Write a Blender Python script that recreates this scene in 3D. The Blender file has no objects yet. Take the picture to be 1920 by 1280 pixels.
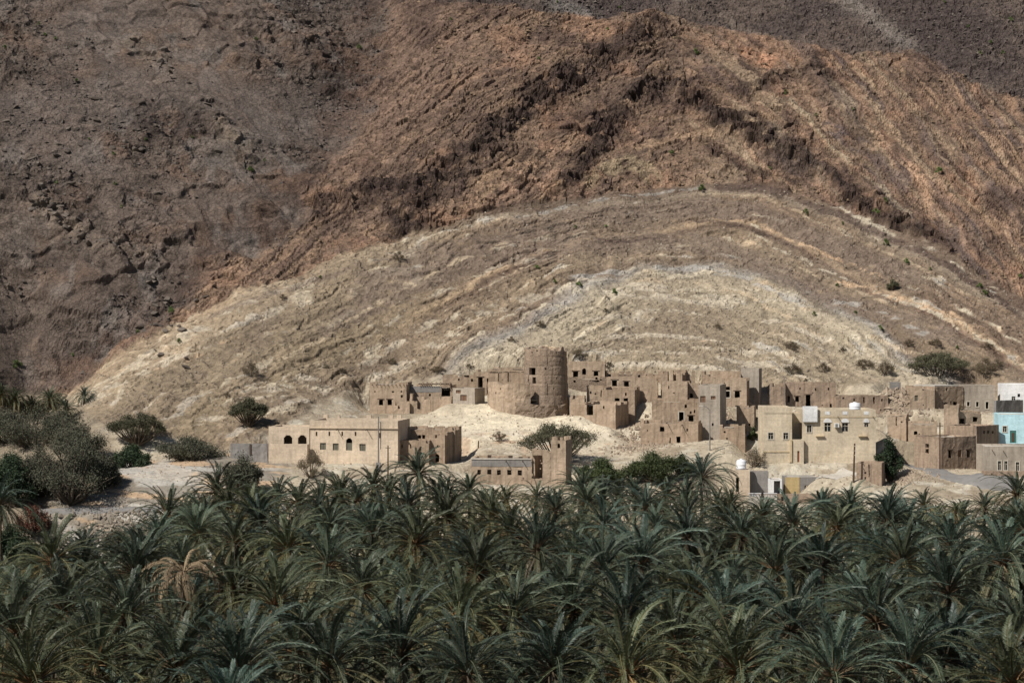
import bpy, bmesh, math, random
import numpy as np
from mathutils import Matrix, Vector, Euler

R = math.radians
random.seed(7)
RNG = np.random.default_rng(11)
SC = bpy.context.scene
COL = SC.collection

# ------------------------------------------------------------------ camera, sky, sun, exposure
CAMZ, FPX, HZ = 26.0, 4373.0, 600.0          # eye height (m), focal length in photo pixels, horizon row
cam_data = bpy.data.cameras.new('camera')
cam_data.sensor_width = 36.0
cam_data.lens = 36.0 * FPX / 1920.0
cam_data.shift_y = -(640.0 - HZ) / 1920.0
cam_data.clip_start = 1.0
cam_data.clip_end = 6000.0
cam = bpy.data.objects.new('camera', cam_data)
COL.objects.link(cam)
cam.location = (0, 0, CAMZ)
cam.rotation_euler = (R(90), 0, 0)
SC.camera = cam

SUN_EL, SUN_AZ_LEFT = R(46), R(48)           # elevation; angle left of the direction back to the eye
sun_dir = Vector((-math.sin(SUN_AZ_LEFT) * math.cos(SUN_EL), -math.cos(SUN_AZ_LEFT) * math.cos(SUN_EL), math.sin(SUN_EL)))
world = bpy.data.worlds.new('World')
SC.world = world
world.use_nodes = True
wn = world.node_tree.nodes
sky = wn.new('ShaderNodeTexSky')
sky.sky_type = 'NISHITA'
sky.sun_disc = False
sky.sun_elevation = SUN_EL
sky.sun_rotation = math.atan2(sun_dir.x, sun_dir.y)
sky.air_density = 1.0
sky.dust_density = 0.7
wn['Background'].inputs['Strength'].default_value = 0.05
world.node_tree.links.new(sky.outputs[0], wn['Background'].inputs['Color'])
sun_data = bpy.data.lights.new('sun', 'SUN')
sun_data.energy = 5.0
sun_data.angle = R(0.5)
sun_data.color = (1.0, 0.95, 0.87)
sun = bpy.data.objects.new('sun', sun_data)
COL.objects.link(sun)
sun.rotation_euler = (-sun_dir).to_track_quat('-Z', 'Y').to_euler()
SC.view_settings.view_transform = 'Standard'
SC.view_settings.look = 'None'
SC.view_settings.exposure = 0.0
SC.view_settings.gamma = 1.0
SC.view_settings.use_curve_mapping = False
SC.cycles.max_bounces = 6
SC.cycles.diffuse_bounces = 2
SC.cycles.transparent_max_bounces = 8

# ------------------------------------------------------------------ naming helpers
def tag(o, label=None, cat=None, group=None, kind=None):
    if label: o['label'] = label
    if cat: o['category'] = cat
    if group: o['group'] = group
    if kind: o['kind'] = kind
    return o

def link(name, me, mat=None, parent=None):
    if mat is not None and len(me.materials) == 0:
        me.materials.append(mat)
    o = bpy.data.objects.new(name, me)
    COL.objects.link(o)
    if parent is not None:
        o.parent = parent
    return o

def empty(name, loc=(0, 0, 0), rz=0.0):
    o = bpy.data.objects.new(name, None)
    COL.objects.link(o)
    o.location = loc
    o.rotation_euler = (0, 0, rz)
    o.empty_display_size = 0.3
    return o

def mesh_np(name, v, f, smooth=False):
    """v (n,3) array, f (m,4) or (m,3) int array, or a list of polygons"""
    me = bpy.data.meshes.new(name)
    if isinstance(f, np.ndarray):
        n, k = f.shape
        me.vertices.add(len(v))
        me.vertices.foreach_set('co', np.asarray(v, np.float32).ravel())
        me.loops.add(n * k)
        me.loops.foreach_set('vertex_index', f.astype(np.int32).ravel())
        me.polygons.add(n)
        me.polygons.foreach_set('loop_start', np.arange(0, n * k, k, dtype=np.int32))
        me.polygons.foreach_set('loop_total', np.full(n, k, np.int32))
        me.update(calc_edges=True)
    else:
        me.from_pydata([tuple(p) for p in v], [], f)
        me.update()
    me.polygons.foreach_set('use_smooth', np.full(len(me.polygons), smooth, bool))
    return me

# ------------------------------------------------------------------ noise
_T = RNG.random((8, 256, 256)).astype(np.float32) * 2 - 1
def vnoise(x, y, k=0):
    x = np.asarray(x, np.float32); y = np.asarray(y, np.float32)
    xi = np.floor(x); yi = np.floor(y)
    fx = x - xi; fy = y - yi
    fx = fx * fx * (3 - 2 * fx); fy = fy * fy * (3 - 2 * fy)
    xi = xi.astype(np.int32); yi = yi.astype(np.int32)
    t = _T[k % 8]
    a = xi & 255; b = (xi + 1) & 255; c = yi & 255; d = (yi + 1) & 255
    return (t[a, c] * (1 - fx) + t[b, c] * fx) * (1 - fy) + (t[a, d] * (1 - fx) + t[b, d] * fx) * fy

def fbm(x, y, octv=4, k=0, gain=0.5):
    s = 0; a = 1.0; n = 0
    for o in range(octv):
        s = s + a * vnoise(x * 2 ** o + 17.3 * o, y * 2 ** o - 9.1 * o, k + o)
        n += a; a *= gain
    return s / n

def ridged(x, y, octv=4, k=0, gain=0.55):
    s = 0; a = 1.0; n = 0
    for o in range(octv):
        s = s + a * (1 - 2 * np.abs(vnoise(x * 2 ** o + 5.7 * o, y * 2 ** o + 3.3 * o, k + o)))
        n += a; a *= gain
    return s / n

def worley(x, y, k=0):
    """returns F1, F2, cell random"""
    xi = np.floor(x).astype(np.int32); yi = np.floor(y).astype(np.int32)
    f1 = np.full(x.shape, 9.0, np.float32); f2 = f1.copy(); cid = np.zeros_like(f1)
    for i in (-1, 0, 1):
        for j in (-1, 0, 1):
            a = (xi + i) & 255; b = (yi + j) & 255
            px = xi + i + 0.5 + 0.48 * _T[k % 8][a, b]
            py = yi + j + 0.5 + 0.48 * _T[(k + 1) % 8][a, b]
            dd = np.hypot(px - x, py - y).astype(np.float32)
            near = dd < f1
            f2 = np.where(near, f1, np.minimum(f2, dd))
            cid = np.where(near, _T[(k + 2) % 8][a, b], cid)
            f1 = np.where(near, dd, f1)
    return f1, f2, cid

def sstep(a, b, x):
    t = np.clip((x - a) / (b - a), 0, 1)
    return t * t * (3 - 2 * t)

# ------------------------------------------------------------------ survey: photo pixel + distance -> world point
def at(u, v, d):
    return ((u - 960.0) / FPX * d, d, CAMZ - (v - HZ) / FPX * d)

# ------------------------------------------------------------------ terrain: smooth base through surveyed points
SURVEY = []
def sv(*rows):
    for u, v, d in rows:
        SURVEY.append(at(u, v, d))
for u in (-500, -200, 0, 150, 300, 450, 620, 800, 960, 1120, 1300, 1450, 1600, 1750, 1900, 2100, 2400):
    sv((u, 955, 348))
# left valley
sv((-300, 930, 362), (0, 925, 360), (100, 905, 366), (0, 850, 392), (100, 860, 388), (-300, 850, 392), (0, 775, 425), (120, 770, 424), (-300, 760, 425))
# rock hump and ground by the plastered house
sv((180, 905, 358), (250, 885, 362), (350, 872, 366), (450, 868, 368), (330, 920, 354), (520, 905, 358), (300, 845, 388), (400, 835, 388), (640, 890, 363), (500, 866, 373), (600, 866, 374), (740, 868, 374))
sv((700, 910, 357), (860, 905, 360), (1000, 908, 359), (1120, 905, 360))
# tower mound
sv((700, 775, 410), (780, 772, 409), (860, 766, 407), (930, 764, 403), (1010, 788, 399), (1085, 772, 402), (1140, 790, 397), (1190, 815, 389), (880, 800, 395), (980, 808, 392), (1080, 805, 394), (880, 850, 378), (960, 846, 381), (1060, 850, 381), (1150, 848, 382), (800, 800, 397), (730, 800, 400))
sv((1230, 835, 383), (1330, 838, 376), (1400, 838, 377), (1250, 870, 371), (1380, 880, 367), (1500, 878, 369), (1620, 878, 369))
sv((1450, 868, 374), (1640, 868, 374), (1700, 880, 369), (1800, 884, 368), (1900, 905, 361), (1700, 830, 382), (1780, 905, 361), (1850, 840, 382), (1950, 842, 382), (2200, 850, 382))
sv((1250, 790, 398), (1350, 770, 402), (1420, 760, 402), (1500, 765, 402), (1600, 775, 399), (1700, 780, 398), (1800, 780, 398), (1900, 775, 401), (2200, 790, 401))
sv((1100, 725, 416), (1250, 715, 417), (1400, 722, 416), (1550, 730, 414), (1680, 735, 412), (1800, 735, 412), (1920, 738, 411), (2200, 745, 411))
# foot of the pale fold
sv((200, 800, 395), (300, 770, 401), (420, 760, 402), (560, 770, 400), (500, 815, 388), (600, 736, 413), (720, 711, 425), (850, 699, 427), (1000, 695, 423), (1200, 690, 426), (1400, 695, 427), (1550, 700, 426), (1700, 700, 425), (1850, 690, 427), (2000, 690, 428))
# pale fold
sv((180, 700, 424), (330, 620, 432), (300, 700, 417), (480, 540, 441), (450, 650, 424), (640, 485, 452), (640, 602, 437), (800, 445, 463), (800, 562, 446), (960, 395, 474), (1000, 500, 459), (1000, 600, 442), (1150, 360, 485), (1200, 460, 470), (1200, 560, 452), (1330, 340, 492), (1330, 430, 478), (1380, 530, 461), (1380, 620, 443), (1450, 350, 490), (1580, 395, 482), (1560, 480, 468), (1560, 600, 446), (1700, 445, 474), (1720, 560, 452), (1800, 495, 467), (1850, 600, 446), (1920, 565, 456), (2050, 640, 446), (2300, 700, 440))
# folded brown beds above
sv((800, 300, 482), (800, 150, 506), (800, 0, 534), (950, 300, 488), (1000, 190, 505), (1000, 50, 528), (1130, 250, 502), (1130, 120, 520), (1270, 250, 506), (1270, 130, 524), (1270, 35, 540), (1400, 250, 504), (1430, 120, 523), (1600, 280, 499), (1600, 120, 524), (1750, 380, 484), (1750, 200, 509), (1920, 430, 476), (1920, 230, 504), (2200, 500, 466), (2200, 260, 498))
# left dark slope and the gully between
sv((20, 700, 436), (130, 715, 434), (330, 592, 441), (480, 475, 457), (600, 362, 477), (660, 250, 497), (700, 110, 523), (720, 0, 546))
sv((-300, 680, 428), (-300, 450, 444), (-300, 200, 476), (-300, -50, 512), (0, 560, 436), (0, 420, 448), (0, 250, 470), (0, 80, 495), (0, -80, 522), (150, 560, 439), (180, 400, 455), (250, 220, 482), (300, 60, 508), (420, 350, 468), (480, 180, 499), (520, 40, 524), (620, 60, 533))
# upper slopes and beyond
sv((1400, 30, 545), (1600, 20, 541), (1800, 60, 531), (1920, 60, 529), (2200, 60, 524), (500, -160, 575), (900, -140, 570), (1300, -120, 582), (1700, -140, 580), (2100, -140, 570), (-200, -200, 560))
for u in (-800, -200, 400, 1000, 1600, 2200, 2800):
    sv((u, -560, 680))
for sx in (-1, 1):
    for y, z in ((350, -2), (400, 8), (440, 20), (500, 60), (560, 104), (660, 170)):
        SURVEY.append((sx * 190.0, y, z)); SURVEY.append((sx * 300.0, y, z))
SV = np.array(SURVEY)
_c2 = 36.0
_dx = SV[:, None, 0] - SV[None, :, 0]; _dy = SV[:, None, 1] - SV[None, :, 1]
_K = -np.sqrt(_dx ** 2 + _dy ** 2 + _c2) + 0.8 * np.eye(len(SV))
_P = np.c_[np.ones(len(SV)), SV[:, 0] / 100, SV[:, 1] / 100]
_A = np.block([[_K, _P], [_P.T, np.zeros((3, 3))]])
_W = np.linalg.solve(_A, np.r_[SV[:, 2], 0, 0, 0])
def base_h(x, y):
    x = np.asarray(x, np.float64); y = np.asarray(y, np.float64)
    out = _W[-3] + _W[-2] * x / 100 + _W[-1] * y / 100
    for i in range(len(SV)):
        out -= _W[i] * np.sqrt((x - SV[i, 0]) ** 2 + (y - SV[i, 1]) ** 2 + _c2)
    return out

def axis(lo, hi, step, ends, grow=1.16):
    a = list(np.arange(lo, hi + step / 2, step))
    s = step
    while a[-1] < ends[1]:
        s *= grow; a.append(a[-1] + s)
    s = step
    while a[0] > ends[0]:
        s *= grow; a.insert(0, a[0] - s)
    return np.array(a)
GX = axis(-124, 124, 0.29, (-320, 320))
GY = axis(346, 556, 0.27, (335, 740), 1.12)
# smooth base on a coarse grid, then bilinear to the fine one
cx = np.linspace(GX[0], GX[-1], 330); cy = np.linspace(GY[0], GY[-1], 220)
CB = base_h(*np.meshgrid(cx, cy, indexing='ij'))
def bilin(gx, gy, G, x, y):
    x = np.clip(x, gx[0], gx[-1] - 1e-6); y = np.clip(y, gy[0], gy[-1] - 1e-6)
    i = np.clip(np.searchsorted(gx, x, side='right') - 1, 0, len(gx) - 2)
    j = np.clip(np.searchsorted(gy, y, side='right') - 1, 0, len(gy) - 2)
    a = (x - gx[i]) / (gx[i + 1] - gx[i]); b = (y - gy[j]) / (gy[j + 1] - gy[j])
    return (G[i, j] * (1 - a) + G[i + 1, j] * a) * (1 - b) + (G[i, j + 1] * (1 - a) + G[i + 1, j + 1] * a) * b
def cub(gx, G, x):            # smooth (Catmull-Rom) interpolation on a uniform axis, axis 0
    h = gx[1] - gx[0]
    t = np.clip((x - gx[0]) / h, 0, len(gx) - 1.000001)
    i = t.astype(int); f = (t - i)[:, None]
    g = lambda k: G[np.clip(i + k, 0, len(gx) - 1)]
    p0, p1, p2, p3 = g(-1), g(0), g(1), g(2)
    return p1 + 0.5 * f * (p2 - p0 + f * (2 * p0 - 5 * p1 + 4 * p2 - p3 + f * (3 * (p1 - p2) + p3 - p0)))
Z0 = cub(cy, cub(cx, CB, GX).T.copy(), GY).T.copy()
X, Y = np.meshgrid(GX, GY, indexing='ij')

def cast(u, v, gx=None, gy=None, G=None, d0=341.0, d1=735.0):
    """first hit of the sight line through photo pixel (u, v) with the terrain"""
    d = np.arange(d0, d1, 0.15)
    gx = GX if gx is None else gx
    gy = GY if gy is None else gy
    G = Z0 if G is None else G
    zt = bilin(gx, gy, G, (u - 960) / FPX * d, d)
    zr = CAMZ - (v - HZ) / FPX * d
    hit = np.nonzero(zt >= zr)[0]
    dd = d[hit[0]] if len(hit) else d1
    return at(u, v, dd)

def line(pts):
    return np.array([cast(u, v) for u, v in pts])
A_ = line([(60, 745), (130, 715), (330, 592), (480, 472), (560, 420), (600, 362), (660, 250), (690, 150), (712, 60), (722, 5)])
B_ = line([(100, 752), (180, 695), (330, 612), (480, 532), (640, 480), (800, 440), (900, 402), (1050, 370), (1200, 350), (1330, 335), (1450, 345), (1580, 390), (1700, 440), (1800, 490), (1920, 560), (2060, 650)])
C_ = line([(722, 5), (900, 8), (1000, 22), (1130, 40), (1230, 22), (1290, 40), (1450, 75), (1600, 100), (1700, 92), (1750, 112), (1830, 160), (1920, 190), (2060, 230)])
XA = lambda z: np.interp(z, A_[:, 2], A_[:, 0])
ZB = lambda x: np.interp(x, B_[:, 0], B_[:, 2])
ZC = lambda x: np.interp(x, C_[:, 0], C_[:, 2])

def polydist(pts, px, pz):
    """distance to a polyline in the (x, z) elevation, and position along it (0..1)"""
    best = np.full(px.shape, 1e9, np.float32); tt = np.zeros_like(best)
    n = len(pts) - 1
    for i in range(n):
        ax, az = pts[i][0], pts[i][2]; bx, bz = pts[i + 1][0], pts[i + 1][2]
        ex, ez = bx - ax, bz - az
        t = np.clip(((px - ax) * ex + (pz - az) * ez) / (ex * ex + ez * ez + 1e-9), 0, 1)
        d = np.hypot(px - ax - t * ex, pz - az - t * ez)
        m = d < best
        best = np.where(m, d, best); tt = np.where(m, (i + t) / n, tt)
    return best, tt
# ------------------------------------------------------------------ mountain: rock zones, relief and rock colours
def srgb(r, g, b, k=1.30):
    f = lambda c: ((c / 255 + 0.055) / 1.055) ** 2.4 if c > 10 else c / 255 / 12.92
    return np.array([f(r) / k, f(g) / k, f(b) / k], np.float32)
T = (0.72 * Y + 0.72 * Z0).astype(np.float32)          # distance measured up the slope
Xf = X.astype(np.float32); Zf = Z0.astype(np.float32)
w1 = fbm(Xf / 14, T / 14, 4, 0); w2 = fbm(Xf / 5, T / 5, 4, 3); w3 = fbm(Xf / 1.3, T / 1.3, 3, 5)
wb = fbm(Xf / 40, T / 40, 3, 2)
V_ = line([(-400, 735), (130, 738), (200, 790), (420, 850), (520, 810), (600, 750), (700, 722), (850, 705), (1000, 700), (1200, 700), (1500, 722), (1700, 715), (1920, 715), (2100, 720)])
dA = X - XA(Z0) + 5.0 * w1 + 2.5 * w2
dB = ZB(X) - Z0 + 1.0 * w1 + 0.9 * w2
dC = Z0 - ZC(X) + 2.5 * w1 + 1.5 * w2
dV = np.interp(X, V_[:, 0], V_[:, 2]) - Z0 + 0.6 * w1
mL = sstep(-3.5, 3.5, -dA + 1.5 * w3)
mV = sstep(-0.5, 0.8, dV)
mP = sstep(-0.4, 0.4, dB) * (1 - mL) * (1 - mV)
mU = sstep(-0.8, 0.8, dC) * (1 - mL)
mO = np.clip(1 - mL - mP - mU - mV, 0, 1)
mL = mL * (1 - mV)

# bedding coordinate of the pale fold (arches under its crest line) and the chevron of the brown beds
xa = at(1275, 0, 480)[0]
q = np.abs(X - xa); q = np.where(q < 40, q * q, 80 * q - 1600)
sP = ((ZB(X) - Z0) / (1 + 0.00028 * q)).astype(np.float32)
arcP = (X + 0.3 * Z0).astype(np.float32)
xo = at(1285, 0, 520)[0]
ax_ = np.sqrt((X - xo) ** 2 + 30)
sO = (Z0 + np.where(X < xo, 0.62 * ax_ + 0.0035 * ax_ ** 2, 0.8 * ax_ + 0.011 * ax_ ** 2)).astype(np.float32)
arcO = np.where(X < xo, X * 0.83 + Z0 * 0.56, X * 0.7 - Z0 * 0.7).astype(np.float32)
sOw = sO + 5.5 * w1 + 2.2 * w2 + 4.0 * wb


# ---- level pads cut and filled for the buildings: photo columns, base row, distance of the front, depth
PADS = [(693, 848, 776, 409, 10), (849, 905, 757, 407, 6), (893, 990, 742, 416, 9), (1065, 1137, 728, 417, 9), (1136, 1240, 713, 420, 6), (1137, 1191, 732, 415.5, 5),
        (1190, 1233, 750, 412.5, 5), (1100, 1190, 760, 406.5, 8), (1068, 1140, 781, 398, 8), (1140, 1188, 803, 397, 8), (1239, 1303, 722, 416.5, 5), (1241, 1311, 755, 408.5, 7),
        (1222, 1312, 797, 395, 9), (1310, 1350, 837, 391, 9), (1332, 1400, 760, 408.5, 12), (1389, 1423, 736, 415.5, 6), (1195, 1309, 834, 386.5, 8), (1309, 1335, 836, 386, 5), (1350, 1397, 837, 386, 8),
        (1381, 1414, 790, 398.5, 6), (1400, 1430, 815, 390, 8), (1443, 1567, 775, 407, 9), (1567, 1665, 797, 406.5, 5), (1700, 1806, 779, 406.5, 9), (1807, 1866, 777, 411, 8), (1670, 1689, 732, 410.5, 3),
        (1769, 1840, 808, 391, 7), (1797, 1835, 824, 387, 5), (1728, 1832, 881, 370.5, 10), (1703, 1757, 837, 388, 7), (1664, 1699, 830, 394, 5), (1831, 1875, 882, 376.5, 7),
        (1868, 1960, 777, 402, 13), (1872, 1965, 842, 383, 10), (1846, 1965, 888, 361.5, 10), (1370, 1470, 935, 360, 9), (1470, 1545, 932, 362, 7), (1604, 1662, 911, 361, 7),
        (880, 1072, 909, 358.5, 10), (745, 855, 869, 373.5, 11), (1430, 1645, 868, 372, 13), (500, 747, 868, 372, 12), (1414, 1600, 945, 351, 3), (1546, 1603, 894, 363, 6)]
for u0, u1, vb, d, dep in PADS:
    xa0, xa1 = (u0 - 960) / FPX * d, (u1 - 960) / FPX * d
    zp = CAMZ - (vb - HZ) / FPX * d
    sel = (X > xa0 - 6) & (X < xa1 + 6) & (Y > d - 6) & (Y < d + dep + 6)
    ddx = np.maximum(np.maximum(xa0 - X[sel], X[sel] - xa1), 0); ddy = np.maximum(np.maximum(d - Y[sel], Y[sel] - d - dep), 0)
    wgt = 1 - sstep(0.2, 5.0, np.hypot(ddx, ddy))
    Z0[sel] = Z0[sel] * (1 - wgt) + zp * wgt

# ---- relief
blk1 = worley(Xf / 3.1 + 0.3 * w2, T / 2.3 + 0.3 * w1, 1)
blk2 = worley(Xf / 1.15 + 0.4 * w3, T / 0.95, 3)
blk3 = worley(Xf / 7.5 + 0.4 * w1, T / 5.0 + 0.3 * w2, 5)
chip = vnoise(Xf / 0.42, T / 0.42, 6)
# left slope: broken limestone blocks with ledges
rough = sstep(-0.35, 0.35, fbm(Xf / 22, T / 22, 3, 6) + 0.15)
dg = ridged((Xf * 0.7 + T * 0.7) / 12 + 0.4 * w1, (T * 0.7 - Xf * 0.7) / 45, 4, 4)
relL = 1.8 * w1 + 1.4 * dg + rough * (0.6 * blk1[2] * sstep(0.0, 0.3, blk1[1] - blk1[0]) + 0.34 * blk2[2] * sstep(0.03, 0.25, blk2[1] - blk2[0])) + 0.18 * w3 + 0.4 * w2 + 1.0 * blk3[2] * sstep(0.0, 0.22, blk3[1] - blk3[0])
smooth_slab = sstep(0.1, 0.5, fbm(Xf / 30 + 4, T / 24, 2, 1))
relL = relL * (1 - 0.6 * smooth_slab)
L1 = line([(60, 370), (130, 420), (200, 470), (275, 500)]); L2 = line([(255, 75), (330, 150), (400, 215), (470, 290)]); L3 = line([(330, 500), (400, 540), (300, 640)])
d1, _ = polydist(L1, X + 1.2 * w2, Z0 + 1.0 * w2); d2, _ = polydist(L2, X + 1.5 * w2, Z0 + 1.5 * w2)
crest1 = np.exp(-(d1 / 2.2) ** 2); crest2 = np.exp(-(d2 / 2.0) ** 2)
relL = relL + crest1 * (0.8 + 1.0 * blk1[2] * sstep(0.0, 0.25, blk1[1] - blk1[0])) + crest2 * (0.6 + 0.5 * blk1[2])
# brown beds: stepped ledges along the bedding, dark crags
bed1 = vnoise(sOw / 3.4, arcO / 34, 2); bed2 = vnoise(sOw / 1.25, arcO / 15, 4); bed3 = vnoise(sOw / 0.55, arcO / 7, 6)
def ledge(c, h):
    t = c / h
    i = np.floor(t); f = t - i
    return i.astype(np.float32), (1 - f) * sstep(0.0, 0.16, f)
sOv = sOw + 1.5 * vnoise(sOw / 3.7, arcO / 60, 5) + 0.8 * vnoise(sOw / 1.6, arcO / 40, 1)
iO1, lO1 = ledge(sOv + 0.5 * w3, 2.6); iO2, lO2 = ledge(sOv + 0.4 * w3 + 1.2 * w2, 1.1)
expO = sstep(-0.35, 0.3, fbm(Xf / 11, T / 9, 4, 4) + 0.1)
D1 = line([(1262, 32), (1180, 75), (1090, 130), (1000, 195), (930, 245), (850, 305), (800, 355), (770, 410), (725, 445)])
D2 = line([(1060, 372), (1085, 320), (1130, 252), (1180, 195), (1250, 158), (1310, 190), (1350, 225), (1450, 275), (1560, 340), (1680, 430), (1780, 470)])
D3 = line([(1290, 250), (1400, 320), (1530, 385), (1650, 432), (1790, 500), (1900, 560)])
D4 = line([(540, 420), (640, 385), (720, 360), (800, 340)])
D5 = line([(1380, 180), (1440, 150), (1530, 120), (1560, 160)])
def band(P, wdt, k):
    d, t = polydist(P, X + 2.2 * w2 + 1.6 * w1, Z0 + 1.8 * fbm(Xf / 4, T / 4, 3, k) + 0.6 * w3)
    return np.exp(-(d / (wdt * (1 + 0.75 * w1 + 0.3 * w2))) ** 2) * sstep(0, 0.06, t) * sstep(1, 0.94, t)
bD1 = band(D1, 4.3, 4); bD2 = band(D2, 2.8, 5); bD3 = band(D3, 1.5, 6) * 0.9; bD4 = band(D4, 1.8, 2); bD5 = band(D5, 2.0, 1)
crag = np.clip(bD1 + bD2 + 0.7 * bD3 + 0.8 * bD4 + 0.7 * bD5, 0, 1)
crag_tex = sstep(-0.35, 0.25, ridged(Xf / 3.2 - T / 8, T / 3.2, 4, 3) + 0.35 * w2)
relO = 1.7 * w1 + 0.45 * bed1 + 0.5 * w2 + 0.3 * w3 + expO * (0.5 * lO1 * (1 + 0.7 * vnoise(iO1 * 3.3, arcO / 18, 4)) + 0.3 * lO2 * sstep(-0.2, 0.5, vnoise(iO2 * 2.3, arcO / 9, 7))) + 0.55 * blk1[2] * (0.4 + 0.6 * sstep(0, 0.3, w1)) + 0.22 * blk2[2] + crag * (1.6 * ridged(Xf / 3.5, T / 2.6, 4, 1) + 1.1 * ridged((Xf + T) / 2.2, (T - Xf) / 5, 3, 2) + 0.8 * blk1[2])
# pale fold: thin ledges along the bedding, scree
sPw = sP + 1.3 * w1 + 0.55 * w2 + 2.2 * wb
pb1 = vnoise(sPw / 2.6, arcP / 30, 3); pb2 = vnoise(sPw / 0.9, arcP / 12, 5); pb3 = vnoise(sPw / 0.42 + 0.4 * w3, arcP / 5, 1)
iP1, lP1 = ledge(-sPw, 1.7); iP2, lP2 = ledge(-sPw + 0.3 * w3, 0.7)
expP = sstep(-0.25, 0.3, fbm(Xf / 9 + 2, T / 5, 4, 3) + 0.12 * bed1 * 0 + 0.2 * pb1)
slab = sstep(-0.05, 0.3, 0.55 * pb1 + 0.45 * pb2 + 0.35 * w2)
gully = ridged(Xf / 17 + 0.35 * w1, T / 60 + 0.2 * w1, 3, 5)
relP = 0.6 * w1 + 0.2 * w2 + 0.11 * w3 + 0.07 * chip + expP * (0.42 * lP1 + 0.22 * lP2) + 0.18 * blk2[2] * (1 - 0.5 * slab) + 0.2 * blk1[2] * expP - 0.5 * sstep(0.3, 0.8, gully)
relU = 1.2 * w1 + 0.55 * w2 + 0.3 * w3 + 0.32 * blk2[2] + 0.16 * chip + 0.4 * blk1[2] + 0.5 * ridged((Xf + T) / 9, (T - Xf) / 40, 3, 2)
relV = 0.14 * w2 + 0.07 * w3 + 0.05 * chip + 0.1 * blk2[2] * sstep(0.1, 0.5, w1)
rel = mL * relL + mO * relO + mP * relP + mU * relU + mV * relV
# the beds stand a little proud of the scree on either side
rel = rel + 0.7 * mO * sstep(0, 3.0, -dB) * 0.6

# ---- rock colours
def near(P, m):
    """grid window around a surveyed line"""
    i0, i1 = np.searchsorted(GX, (P[:, 0].min() - m, P[:, 0].max() + m)); j0, j1 = np.searchsorted(GY, (P[:, 1].min() - 2 * m - 4, P[:, 1].max() + 2 * m + 4))
    return slice(max(0, i0), i1), slice(max(0, j0), j1)
def mix(a, b, t):
    return a + (b - a) * t[..., None]
def flat(c):
    return np.broadcast_to(c, X.shape + (3,)).astype(np.float32)
hueL = fbm(Xf / 18, T / 18, 4, 5)
cL = mix(flat(srgb(98, 84, 72)), srgb(112, 96, 82), sstep(-0.3, 0.4, hueL))
cL = mix(cL, srgb(72, 60, 54), 0.75 * sstep(0.0, 0.45, -hueL + 0.5 * w2))
cL = mix(cL, srgb(124, 98, 76), 0.6 * sstep(0.05, 0.5, w2 + 0.4 * fbm(Xf / 30, T / 12, 3, 1)))
cL = mix(cL, srgb(60, 52, 46), 0.6 * sstep(0.12, 0.02, blk1[1] - blk1[0]) * rough)
greyp = sstep(0.36, 0.55, fbm(Xf / 5 + 7, T / 9, 4, 2) + 0.25 * sstep(0.6, 0, np.abs(hueL)))
cL = mix(cL, srgb(130, 122, 112), 0.45 * greyp)
cL = mix(cL, srgb(140, 122, 100), 0.75 * np.clip(crest1 + crest2, 0, 1) * sstep(-0.3, 0.3, w2 + w3 * 0.6))
cL = mix(cL, srgb(112, 99, 88), 0.6 * smooth_slab)
nearA = sstep(16, 0, -dA)
cL = mix(cL, srgb(106, 80, 62), 0.6 * nearA * sstep(-0.5, 0.3, w2))
left_low = sstep(60, 45, Z0) * sstep(-75, -100, X)
cL = mix(cL, srgb(132, 114, 96), 0.55 * left_low)
cL = cL * (1 + 0.13 * blk2[2] + 0.10 * chip + 0.10 * blk1[2])[..., None]

rO1 = vnoise(iO1 * 3.7, arcO / 26, 3); rO2 = vnoise(iO2 * 5.3, arcO / 12, 6)
cO = mix(flat(srgb(118, 92, 70)), srgb(98, 77, 62), sstep(-0.3, 0.4, rO1 + 0.5 * w2))
cO = mix(cO, srgb(150, 118, 84), 0.7 * sstep(0.05, 0.45, 0.7 * rO2 + 0.5 * w2 + 0.2 * w1) * (0.4 + 0.6 * expO))
cO = mix(cO, srgb(146, 104, 72), 0.5 * sstep(0.0, 0.5, fbm(Xf / 8 + 3, T / 8, 4, 6)))
cO = mix(cO, srgb(92, 68, 56), 0.6 * sstep(0.1, 0.4, bed3 * 0.6 + w2))
eastO = sstep(xo, xo + 15, X)
cO = mix(cO, srgb(88, 74, 70), 0.65 * sstep(0.12, 0.3, fbm(sOw / 5 + 11, arcO / 16, 3, 3)) * eastO)
ochre = sstep(0.12, 0.35, fbm(sOw / 4 + 31, arcO / 14, 3, 5)) * sstep(xo - 5, xo + 12, X)
cO = mix(cO, srgb(150, 128, 98), 0.45 * ochre)
cO = mix(cO, srgb(150, 112, 82), 0.4 * sstep(0.15, 0.4, fbm(sOw / 3 + 71, arcO / 9, 3, 7)) * eastO)
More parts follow.
